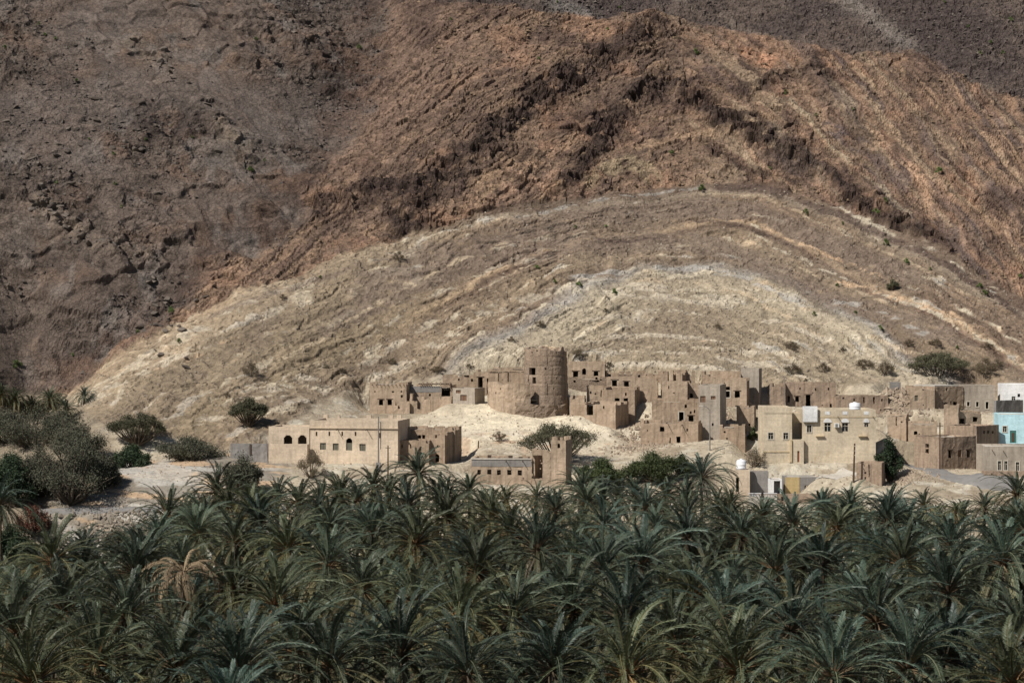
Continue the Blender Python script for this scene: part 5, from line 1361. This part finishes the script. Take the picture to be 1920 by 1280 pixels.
for u, v, s in [(98, 1052, 1.0), (236, 1162, 0.95), (330, 1262, 1.0), (540, 1030, 0.9), (514, 1138, 1.05), (441, 1022, 0.95), (616, 1066, 1.0), (251, 1080, 0.95), (558, 1228, 1.0), (436, 1112, 0.85), (620, 1256, 0.95),
                (767, 950, 1.0), (922, 966, 0.95), (894, 1078, 1.0), (779, 1024, 1.0), (775, 1132, 1.05), (1090, 925, 0.95), (1131, 984, 0.9), (1212, 955, 0.95), (1290, 966, 0.9), (860, 1168, 0.95), (752, 1234, 1.0), (1036, 1262, 1.0),
                (1076, 1150, 1.0), (1178, 1268, 0.95), (1171, 1166, 0.9), (840, 976, 0.85), (700, 918, 0.8), (1541, 1062, 1.05), (1453, 1075, 1.1), (1690, 1062, 1.0), (1781, 1028, 1.0), (1644, 1170, 1.05), (1778, 1116, 1.0),
                (1382, 1262, 1.05), (1771, 1242, 1.05), (1913, 1200, 1.0), (1355, 1160, 0.95), (1568, 992, 0.85), (1663, 985, 0.9), (1290, 1010, 0.9), (1700, 1258, 1.0), (30, 1190, 1.0), (180, 1250, 1.0), (450, 1270, 1.0), (1560, 1275, 1.0),
                (1880, 1060, 1.0), (1390, 1010, 0.95), (700, 1000, 0.9), (680, 1110, 0.95), (960, 1165, 0.95), (1270, 1220, 1.0), (1900, 1290, 1.0), (60, 1290, 1.0), (880, 1270, 1.0), (1130, 1075, 0.9), (560, 945, 0.85), (470, 962, 0.9), (950, 940, 0.75), (840, 930, 0.75), (1160, 932, 0.85), (1040, 958, 0.8), (1250, 930, 0.8), (1370, 950, 0.8), (1430, 965, 0.8), (1540, 955, 0.75), (1660, 950, 0.8), (1790, 960, 0.8), (730, 922, 0.8), (520, 938, 0.85), (430, 952, 0.85), (600, 950, 0.8), (670, 940, 0.85), (820, 928, 0.8), (1100, 950, 0.85), (1190, 930, 0.85), (1285, 935, 0.85), (1345, 945, 0.8), (1130, 940, 0.8), (1030, 945, 0.65), (905, 945, 0.7), (380, 975, 0.85)]:
    PALMS.append((u, v, s, None, {}))
for i, (u, v, s, lab, kw) in enumerate(PALMS):
    if lab is None and v < 975: s *= 1.0 if u < 1340 else 0.78
    if 850 < u < 1075 and v < 965: s *= 0.8
    elif 1580 < u < 1880 and v < 975: s *= 0.75
    row = 'upper' if v < 1000 else 'middle' if v < 1130 else 'lower'
    palm(u, v, size=s, label=lab or 'grey-green date palm with arching fronds packed into the %s rows of the grove' % row, group=G_ if lab is None else None, seed=i, **kw) if lab is None else palm(u, v, size=s, label=lab, group='date palms that stand out', seed=i, **kw)
# the palms between and behind them, a little lower
pts = [((u - 960) / FPX * grove_d(v), grove_d(v)) for u, v, *_ in PALMS]
rs = random.Random(3)
cnt = 0
for tr in range(9000):
    y = 112 + (336 - 112) * rs.random() ** 0.75
    x = rs.uniform(-1, 1) * (y * 0.235 + 7)
    uu = 960 + FPX * x / y
    if uu < 345 and y > 268: continue
    if all((x - a) ** 2 + (y - b_) ** 2 > (5.4 + 2.2 * rs.random()) ** 2 for a, b_ in pts):
        if 270 < uu < 400 and 120 < y < 200: continue
        pts.append((x, y)); cnt += 1
        far_palm(x, y, (float(np.interp(y, [205, 300], [3.0, 1.4])) - rs.uniform(0.5, 5.0)) if y < 300 else (0.4 - rs.uniform(0, 2.4) - (1.2 if uu > 1340 or 850 < uu < 1080 else 0)), rs.uniform(0.65, 1.05) * (1 if y < 300 else 0.85), 'lower date palm half hidden between taller ones of the grove', 'date palms half hidden in the grove', tr)
    if cnt >= 210: break
for u, v, s in ((95, 752, 0.6), (28, 752, 0.62), (62, 765, 0.6), (125, 772, 0.5), (158, 744, 0.42), (0, 745, 0.55)):
    x, y, z = hit(u, v + 14)
    far_palm(x, y, z + 1.6, s, 'small dark date palm in the side valley at the far left', 'date palms in the side valley', int(u))
# ------------------------------------------------------------------ trees and shrubs: branches plus many small leaves in uneven clumps
def leaf_cloud(rs, lobes, n, size, up=0.3, shell=0.55, gap=0.0):
    """n small leaf faces spread through ellipsoid lobes (centre, radii)"""
    lob = rs.choice(len(lobes), n, p=np.array([l[1][0] * l[1][1] * l[1][2] for l in lobes]) ** 0.7 / sum((l[1][0] * l[1][1] * l[1][2]) ** 0.7 for l in lobes))
    C = np.array([l[0] for l in lobes])[lob]; RR = np.array([l[1] for l in lobes])[lob]
    dirs = rs.standard_normal((n, 3)); dirs /= np.linalg.norm(dirs, axis=1)[:, None]
    rad = (shell + (1 - shell) * rs.random(n) ** 0.6) * (0.6 + 0.75 * rs.random(n) ** 1.5)
    P = C + dirs * RR * rad[:, None]
    if gap:
        g = vnoise(P[:, 0] * 1.4 + P[:, 2], P[:, 1] * 1.4 - P[:, 2] * 1.1, 2)
        P = P[g > -1 + 2 * gap * 0.8]
        n = len(P)
    A = rs.standard_normal((n, 3)); A /= np.linalg.norm(A, axis=1)[:, None]
    Bv = np.cross(A, rs.standard_normal((n, 3))); Bv /= np.linalg.norm(Bv, axis=1)[:, None] + 1e-6
    s1 = size * (0.6 + 0.8 * rs.random(n))[:, None]; s2 = s1 * 0.42
    V = np.stack([P - A * s1, P + Bv * s2, P + A * s1, P - Bv * s2], 1).reshape(-1, 3)
    return V, np.arange(n * 4).reshape(n, 4)
def join(parts):
    Vs, Fs, o = [], [], 0
    for V, F in parts:
        Vs.append(np.asarray(V)); Fs += [tuple(int(i) + o for i in f) for f in F]; o += len(V)
    return np.vstack(Vs), Fs

def plant(name, label, cat, u, v, wpx, hpx, kind, group=None, d=None, seed=1):
    rs = np.random.default_rng(seed * 13 + int(u))
    x, y, z = hit(u, v) if d is None else at(u, v, d)
    if d is not None and y > 341: z = min(z, ground(x, y))
    w_ = wpx / FPX * y / 2; h_ = hpx / FPX * y
    root = empty(name, (x, y, z - 0.05))
    tag(root, label, cat, group)
    lobes = []; br = []
    leafm, brm, size, dens, gap, shell = {'acacia': ('leaf_acacia', 'branch', 0.12, 330, 0.16, 0.15), 'ghaf': ('leaf_ghaf', 'branch', 0.14, 300, 0.1, 0.2), 'green': ('leaf_green', 'branch', 0.15, 240, 0.1, 0.3),
                             'dark': ('leaf_dark', 'branch', 0.16, 240, 0.1, 0.3), 'dry': ('leaf_dry', 'twig', 0.08, 150, 0.2, 0.1), 'red': ('leaf_red', 'branch', 0.13, 120, 0.2, 0.3), 'tuft': ('leaf_tuft', 'twig', 0.12, 260, 0.05, 0.2), 'olive': ('leaf_acacia', 'twig', 0.12, 280, 0.1, 0.2)}[kind]
    if kind == 'acacia':
        nl = 40
        for k in range(nl):
            a = 2.399 * k; r = math.sqrt((k + 0.5) / nl) * 0.82
            zc = h_ * (0.80 - 0.42 * r * r + rs.uniform(-0.16, 0.06))
            lobes.append(((r * w_ * math.cos(a), r * w_ * 0.85 * math.sin(a), zc), (w_ * rs.uniform(0.12, 0.27), w_ * rs.uniform(0.12, 0.25), h_ * rs.uniform(0.07, 0.20))))
    else:
        nl = {'ghaf': 34, 'dark': 20, 'green': 18, 'red': 14, 'dry': 12, 'tuft': 4, 'olive': 16}[kind]
        for k in range(nl):
            a = 2.399 * k + rs.uniform(-0.4, 0.4); r = math.sqrt((k + 0.5) / nl) * 0.72
            zc = h_ * (0.22 + 0.58 * rs.random() * (1.05 - 0.7 * r))
            s_ = rs.uniform(0.14, 0.36)
            lobes.append(((r * w_ * math.cos(a), r * w_ * math.sin(a), zc), (w_ * s_, w_ * s_, min(h_ * s_ * 0.75, w_ * s_ * 1.1))))
        lobes.append(((0, 0, h_ * 0.72), (w_ * 0.35, w_ * 0.35, h_ * 0.26)))
    r0 = max(0.03, 0.035 * h_)
    for k, (c, rr) in enumerate(lobes):
        b0 = np.array([rs.uniform(-0.1, 0.1) * w_ * 0.5, rs.uniform(-0.1, 0.1) * w_ * 0.5, 0.0])
        c = np.array(c); md = b0 * 0.4 + c * 0.55 + np.array([0, 0, -0.06 * h_])
        br.append(tube_geo(b0, md, r0 * 0.8, r0 * 0.45, 5)); br.append(tube_geo(md, c, r0 * 0.45, r0 * 0.15, 4))
        for q_ in range(7 if kind == 'dry' else 3):
            e = c + rs.standard_normal(3) * np.array(rr) * 0.75
            br.append(tube_geo(md * 0.4 + c * 0.6, e, r0 * 0.18, r0 * 0.05, 3))
    V, F = join(br)
    link('trunk', mesh_np('trunk', V, F), M[brm], root)
    vol = sum(l[1][0] * l[1][1] for l in lobes) * 3.1
    n = int(min(16000, max(120, dens * vol)))
    V, F = leaf_cloud(rs, lobes, n, size, shell=shell, gap=gap)
    link('crown', mesh_np('crown', V, F), M[leafm], root)
    return root
P_ = plant
P_('acacia_tree', 'flat-topped acacia on the slope above the grey yard wall', 'tree', 467, 800, 84, 58, 'acacia')
P_('acacia_tree', 'broad many-stemmed acacia at the foot of the slope', 'tree', 258, 836, 130, 72, 'acacia')
P_('feathery_tree', 'largest feathery grey-green tree by the left end of the lane', 'tree', 135, 945, 165, 158, 'ghaf')
P_('feathery_tree', 'feathery grey-green tree leaning over the left end of the lane', 'tree', 75, 930, 110, 110, 'ghaf', seed=3)
P_('feathery_tree', 'wide feathery tree filling the side valley under the small palms', 'tree', 70, 850, 200, 100, 'ghaf', seed=4, d=396)
P_('feathery_tree', 'grey-green tree behind the large feathery one, at the valley mouth', 'tree', 150, 862, 120, 90, 'ghaf', seed=5, d=384)
P_('feathery_tree', 'grey-green tree at the left edge beneath the small valley palms', 'tree', 10, 830, 130, 70, 'ghaf', seed=14, d=400)
P_('feathery_tree', 'dull green tree right of the small valley palms', 'tree', 115, 815, 90, 50, 'ghaf', seed=15, d=402)
P_('dark_bush', 'dark bush under the trees at the left end of the hump', 'bush', 165, 900, 80, 60, 'dark', seed=16, d=370)
P_('dark_bush', 'dark green bush between the feathery tree and the rock hump', 'bush', 245, 885, 105, 55, 'dark', d=372)
P_('feathery_tree', 'dark feathery tree at the left edge just above the lane', 'tree', 25, 950, 120, 105, 'dark', seed=31)
P_('feathery_tree', 'grey-green tree between the largest feathery tree and the olive bush', 'tree', 190, 915, 90, 75, 'ghaf', seed=32)
P_('dark_bush', 'low dark bush below the lane at the left edge', 'bush', 20, 1020, 110, 70, 'dark', seed=33, d=343)
P_('dark_bush', 'dark green bush at the left edge below the side valley', 'bush', 15, 915, 90, 70, 'dark', seed=6)
P_('low_tree', 'low spreading grey-green tree behind the rock hump', 'tree', 355, 868, 160, 55, 'ghaf', seed=7, d=376)
P_('round_tree', 'rounded grey-green tree on the rock hump in front of the yard wall', 'tree', 456, 928, 95, 84, 'ghaf', seed=8)
P_('dry_bush', 'leafless brownish bush in front of the arched wing', 'bush', 582, 895, 86, 52, 'dry')
P_('olive_bush', 'round olive bush below the lane beside the rubble', 'bush', 220, 1003, 84, 62, 'olive', d=343)
P_('flowering_bush', 'dark bush with dull red flowers at the left end of the lane', 'bush', 62, 1000, 90, 62, 'red', d=345)
P_('acacia_tree', 'umbrella acacia behind the tower-like end of the ruin', 'tree', 1045, 868, 165, 84, 'acacia', seed=9, d=374)
P_('leafy_tree', 'fresh green leafy tree at the grove edge right of the ruin', 'tree', 1128, 905, 110, 58, 'green', d=358)
P_('leafy_tree', 'fresh green leafy tree below the foot of the mound', 'tree', 1222, 900, 120, 62, 'green', seed=3, d=361)
P_('leafy_tree', 'smaller fresh green tree left of the tall palm by the store', 'tree', 1278, 890, 60, 45, 'green', seed=4, d=364)
P_('slender_tree', 'dark green tree with dense drooping crown at the right end of the cream house', 'tree', 1668, 884, 62, 92, 'dark', seed=5, d=366)
P_('acacia_tree', 'wide dark acacia above the long upper house', 'tree', 1760, 716, 130, 62, 'acacia', seed=11, d=424)
P_('dry_bush', 'dry bush left of the wide dark acacia', 'bush', 1660, 702, 55, 32, 'dry', seed=2)
P_('dry_bush', 'dry bush right of the wide dark acacia', 'bush', 1848, 700, 75, 36, 'dry', seed=3)
P_('dry_bush', 'brown dry bush at the foot of the cream house corner', 'bush', 1415, 874, 62, 42, 'dry', seed=5)
P_('olive_bush', 'green shrub in the lane between the pen and the cream house', 'bush', 1412, 826, 26, 30, 'green', seed=5)
P_('dry_bush', 'grey bush on the slope immediately right of the tower top', 'bush', 1085, 674, 46, 24, 'dry', seed=6)
P_('dry_bush', 'grey bush alone on the olive scree above the acacia', 'bush', 470, 706, 46, 32, 'dry', seed=7)
P_('dry_bush', 'dark grey bush on the crest of the pale fold', 'bush', 748, 490, 30, 22, 'dry', seed=8)
P_('dry_bush', 'grey bush on the buff bed at the right of the fold', 'bush', 1673, 544, 30, 24, 'olive', seed=9)
P_('dry_bush', 'dry bush on the mound behind the long ruin', 'bush', 935, 828, 44, 24, 'dry', seed=10)
for i, (u, v, w_, h_) in enumerate([(735, 684, 26, 14), (820, 698, 44, 14), (1488, 702, 46, 24), (1485, 655, 40, 18), (1545, 698, 40, 22), (1620, 690, 50, 20), (1140, 690, 30, 14), (1012, 612, 24, 14), (958, 640, 20, 12), (880, 690, 24, 10), (1755, 650, 40, 18), (1850, 655, 36, 16), (610, 690, 22, 10), (640, 700, 30, 12), (1705, 650, 30, 18), (1580, 660, 20, 12), (425, 745, 20, 12), (530, 560, 24, 10), (660, 640, 18, 9), (1135, 585, 18, 9), (1345, 615, 22, 9), (760, 230, 16, 12), (810, 290, 14, 10), (1270, 75, 20, 12), (1870, 690, 40, 20), (1800, 770, 30, 14), (1690, 800, 26, 16)]):
    P_('dry_shrub', 'small dry grey shrub on the stony slope', 'shrub', u, v, w_, h_, 'dry', 'dry shrubs on the slope', seed=20 + i)
for i, (u, v, s) in enumerate([(673, 90, 14), (73, 46, 10), (104, 74, 10), (9, 90, 12), (143, 152, 10), (84, 66, 9), (272, 260, 15), (212, 292, 15), (167, 262, 8), (106, 343, 9), (215, 345, 10), (228, 388, 10), (455, 380, 10), (470, 319, 16), (496, 300, 9), (360, 258, 8), (363, 221, 8), (322, 238, 8), (480, 74, 10), (320, 584, 18), (258, 622, 10), (335, 640, 12), (30, 686, 22), (136, 667, 12), (845, 38, 11), (312, 3, 10), (352, 497, 9), (600, 520, 8), (1304, 99, 16), (1140, 55, 9), (1162, 15, 9), (1010, 110, 8), (1045, 5, 8),
                               (1316, 354, 17), (1443, 317, 10), (1260, 288, 14), (1472, 174, 12), (1598, 207, 10), (1760, 322, 18), (1660, 379, 18), (1642, 398, 16), (1511, 399, 16), (1580, 420, 10), (1661, 457, 18), (1700, 492, 16), (1744, 505, 9), (1837, 537, 14), (1845, 551, 16), (1912, 520, 14), (1152, 549, 17), (1086, 534, 14), (1040, 528, 10), (1650, 617, 16), (1526, 590, 12), (1604, 587, 10), (1570, 535, 9), (1007, 502, 10), (1136, 425, 8), (1795, 653, 12), (1078, 426, 8), (1530, 217, 10), (1505, 246, 8), (1858, 80, 10), (1838, 100, 10), (1880, 100, 11), (1895, 38, 12), (1815, 50, 8), (1770, 5, 10)]):
    P_('green_tuft', 'small bright green tuft growing on the rock face', 'tuft', u, v + s * 0.25, s * 1.3, s * 0.85, 'tuft', 'green tufts on the mountainside', seed=60 + i)

# ------------------------------------------------------------------ loose rock
def rock_mesh(seed, sx=1.0, sy=1.0, sz=0.6, sub=2):
    bm = bmesh.new()
    bmesh.ops.create_icosphere(bm, subdivisions=sub, radius=0.5)
    rs = random.Random(seed)
    pl = [(Vector((rs.uniform(-1, 1), rs.uniform(-1, 1), rs.uniform(-1, 1))).normalized(), rs.uniform(0.24, 0.40)) for _ in range(9)]
    for v in bm.verts:
        for nrm, dd in pl:
            k = v.co.dot(nrm) - dd
            if k > 0: v.co -= nrm * k
        v.co.x *= sx; v.co.y *= sy; v.co.z *= sz
    me = bpy.data.meshes.new('rock')
    bm.to_mesh(me); bm.free()
    return me
m_stone, nt, b = new_mat('loose_limestone')
oi = nt.nodes.new('ShaderNodeObjectInfo')
nt.links.new(mul(nt, ramp(nt, scaled_noise(nt, 1.6, 5, 0.7), [(0.3, (0.085, 0.07, 0.06)), (0.7, (0.15, 0.125, 0.105))]), ramp(nt, oi.outputs['Random'], [(0, 0.75), (1, 1.35)])), b.inputs['Base Color'])
SLABS = [rock_mesh(k, 1.5 - 0.1 * k, 1.0, 0.45 + 0.06 * k) for k in range(6)]
for s_ in SLABS: s_.materials.append(m_stone)
rs = random.Random(21)
spots = []
for P, n, sp in (([(60, 370), (130, 420), (200, 470), (275, 500)], 60, 12), ([(255, 75), (330, 150), (400, 215), (470, 290)], 34, 16), ([(240, 500), (330, 540), (300, 640), (280, 600)], 40, 40), ([(560, 40), (640, 60), (690, 120)], 20, 40), ([(180, 220), (260, 260), (300, 240)], 30, 50), ([(40, 220), (130, 330), (60, 330)], 26, 45)):
    for k in range(n):
        t = rs.random() * (len(P) - 1); i = int(t); f = t - i
        spots.append((P[i][0] * (1 - f) + P[i + 1][0] * f + rs.gauss(0, sp), P[i][1] * (1 - f) + P[i + 1][1] * f + rs.gauss(0, sp * 0.7), rs.uniform(0.7, 2.3)))
for u, v, s_ in spots:
    if not (2 < u < 640 and 2 < v < 690): continue
    x, y, z = hit(u, v)
    o = bpy.data.objects.new('rock_slab', rs.choice(SLABS)); COL.objects.link(o); o.parent = mountain
    o.location = (x, y, z + 0.1 * s_); o.scale = (s_, s_ * rs.uniform(0.7, 1.1), s_ * rs.uniform(0.6, 1.1))
    o.rotation_euler = (rs.uniform(-0.5, 0.7), rs.uniform(-0.3, 0.5), rs.uniform(0, 3.1))

def stones(name, label, zone, n, smin, smax, mat, seed, parent=None):
    """loose stones too many to count, joined; zone gives (x, y) samples"""
    r_ = np.random.default_rng(seed)
    xy = zone(r_, n); n = len(xy)
    z = bilin(GX, GY, ZG, xy[:, 0], xy[:, 1])
    base = np.array([(1, 0, -.3), (0.2, 1, -.2), (-1, 0.1, -.3), (-.1, -1, -.2), (0.3, 0.2, 0.8), (-.4, -.2, 0.6)])
    f = np.array([(0, 1, 4), (1, 2, 5), (1, 5, 4), (2, 3, 5), (3, 0, 4), (3, 4, 5)])
    s_ = smin + (smax - smin) * r_.random(n) ** 2.5
    a = r_.random(n) * 6.283
    jit = 1 + 0.35 * r_.standard_normal((n, 6, 3))
    B_l = base[None] * jit * s_[:, None, None]
    ca, sa = np.cos(a)[:, None], np.sin(a)[:, None]
    V = np.stack([B_l[..., 0] * ca - B_l[..., 1] * sa + xy[:, :1], B_l[..., 0] * sa + B_l[..., 1] * ca + xy[:, 1:2], B_l[..., 2] + z[:, None]], -1)
    F = (f[None] + (np.arange(n) * 6)[:, None, None]).reshape(-1, 3)
    return tag(link(name, mesh_np(name, V.reshape(-1, 3), F), mat, parent), label, kind='stuff')
def in_mask(mask, x0, x1, y0, y1):
    def z(r_, n):
        xy = np.c_[r_.uniform(x0, x1, n), r_.uniform(y0, y1, n)]
        return xy[bilin(GX, GY, mask, xy[:, 0], xy[:, 1]) > r_.random(n)]
    return z
m_scree = plain_mat('pale_scree', (0.26, 0.22, 0.175), 0.95, 0.1, 0.4, 0.7)
m_dscree = plain_mat('dark_scree', (0.11, 0.092, 0.08), 0.95, 0.1, 0.4, 0.7)
m_bscree = plain_mat('brown_scree', (0.17, 0.12, 0.08), 0.95, 0.1, 0.5, 0.7)
stones('scree', 'pale loose stones strewn over the fold', in_mask(mP, -110, 115, 395, 500), 22000, 0.06, 0.28, m_scree, 1)
stones('scree', 'dark broken rock strewn over the left slope', in_mask(mL * np.clip(rough, 0.15, 1), -120, -10, 430, 550), 20000, 0.10, 0.5, m_dscree, 2)
stones('scree', 'brown broken rock on the folded beds', in_mask(mO, -70, 122, 440, 552), 15000, 0.10, 0.5, m_bscree, 3)
stones('scree', 'dark loose rock on the upper slope', in_mask(mU, -30, 124, 490, 556), 9000, 0.12, 0.5, m_dscree, 9)
def disc(u, v, ru, rd, d=None):
    c = hit(u, v) if d is None else at(u, v, d)
    return lambda r_, n: np.c_[c[0] + ru * r_.standard_normal(n) * 0.5, c[1] + rd * r_.standard_normal(n) * 0.5]
m_rub = plain_mat('mud_rubble', (0.31, 0.245, 0.185), 0.95, 0.1, 0.3, 0.9)
stones('rubble', 'heap of fallen mud and stone above the cracked mud wall', disc(1700, 770, 6, 5), 1500, 0.1, 0.6, m_rub, 4)
stones('rubble', 'spoil of stones below the lane at the left', disc(225, 985, 11, 4, 344.5), 1500, 0.1, 0.5, m_scree, 5)
stones('rubble', 'stones scattered at the foot of the low mud house', disc(1200, 838, 6, 3), 500, 0.08, 0.4, m_rub, 6)
stones('rubble', 'stony spoil beside the cracked mud cube', disc(1700, 895, 5, 4), 700, 0.08, 0.35, m_rub, 7)
stones('rubble', 'fallen mud and stone in the gap of the mud quarter', disc(1205, 800, 4, 8, 396), 700, 0.1, 0.5, m_rub, 10)
stones('rubble', 'fallen mud along the upper lanes of the quarter', disc(1300, 765, 16, 9, 405), 1400, 0.08, 0.45, m_rub, 11)
stones('rubble', 'loose stones on the village ground', in_mask(mV, -60, 90, 350, 420), 9000, 0.05, 0.25, m_rub, 8)

# low growth between the palm trunks
def undergrowth():
    r_ = np.random.default_rng(5)
    n = 16000
    y = r_.uniform(120, 346, n); x = r_.uniform(-1, 1, n) * (y * 0.24 + 10)
    keep = vnoise(x / 9, y / 9, 3) > -0.2
    x, y = x[keep], y[keep]; n = len(x)
    a = r_.random(n) * 6.283; hgt = r_.uniform(0.4, 1.7, n); w_ = r_.uniform(0.1, 0.3, n)
    P = np.c_[x, y, np.full(n, -10.6)]
    dx = np.c_[np.cos(a) * w_, np.sin(a) * w_, np.zeros(n)]
    ln = np.c_[r_.standard_normal(n) * 0.4, r_.standard_normal(n) * 0.4, hgt]
    V = np.stack([P - dx, P + dx, P + ln + dx * 0.4, P + ln - dx * 0.4], 1).reshape(-1, 3)
    return mesh_np('undergrowth', V, np.arange(n * 4).reshape(n, 4))
tag(link('undergrowth', undergrowth(), M['leaf_dark']), 'dark low growth under the palms', kind='stuff')
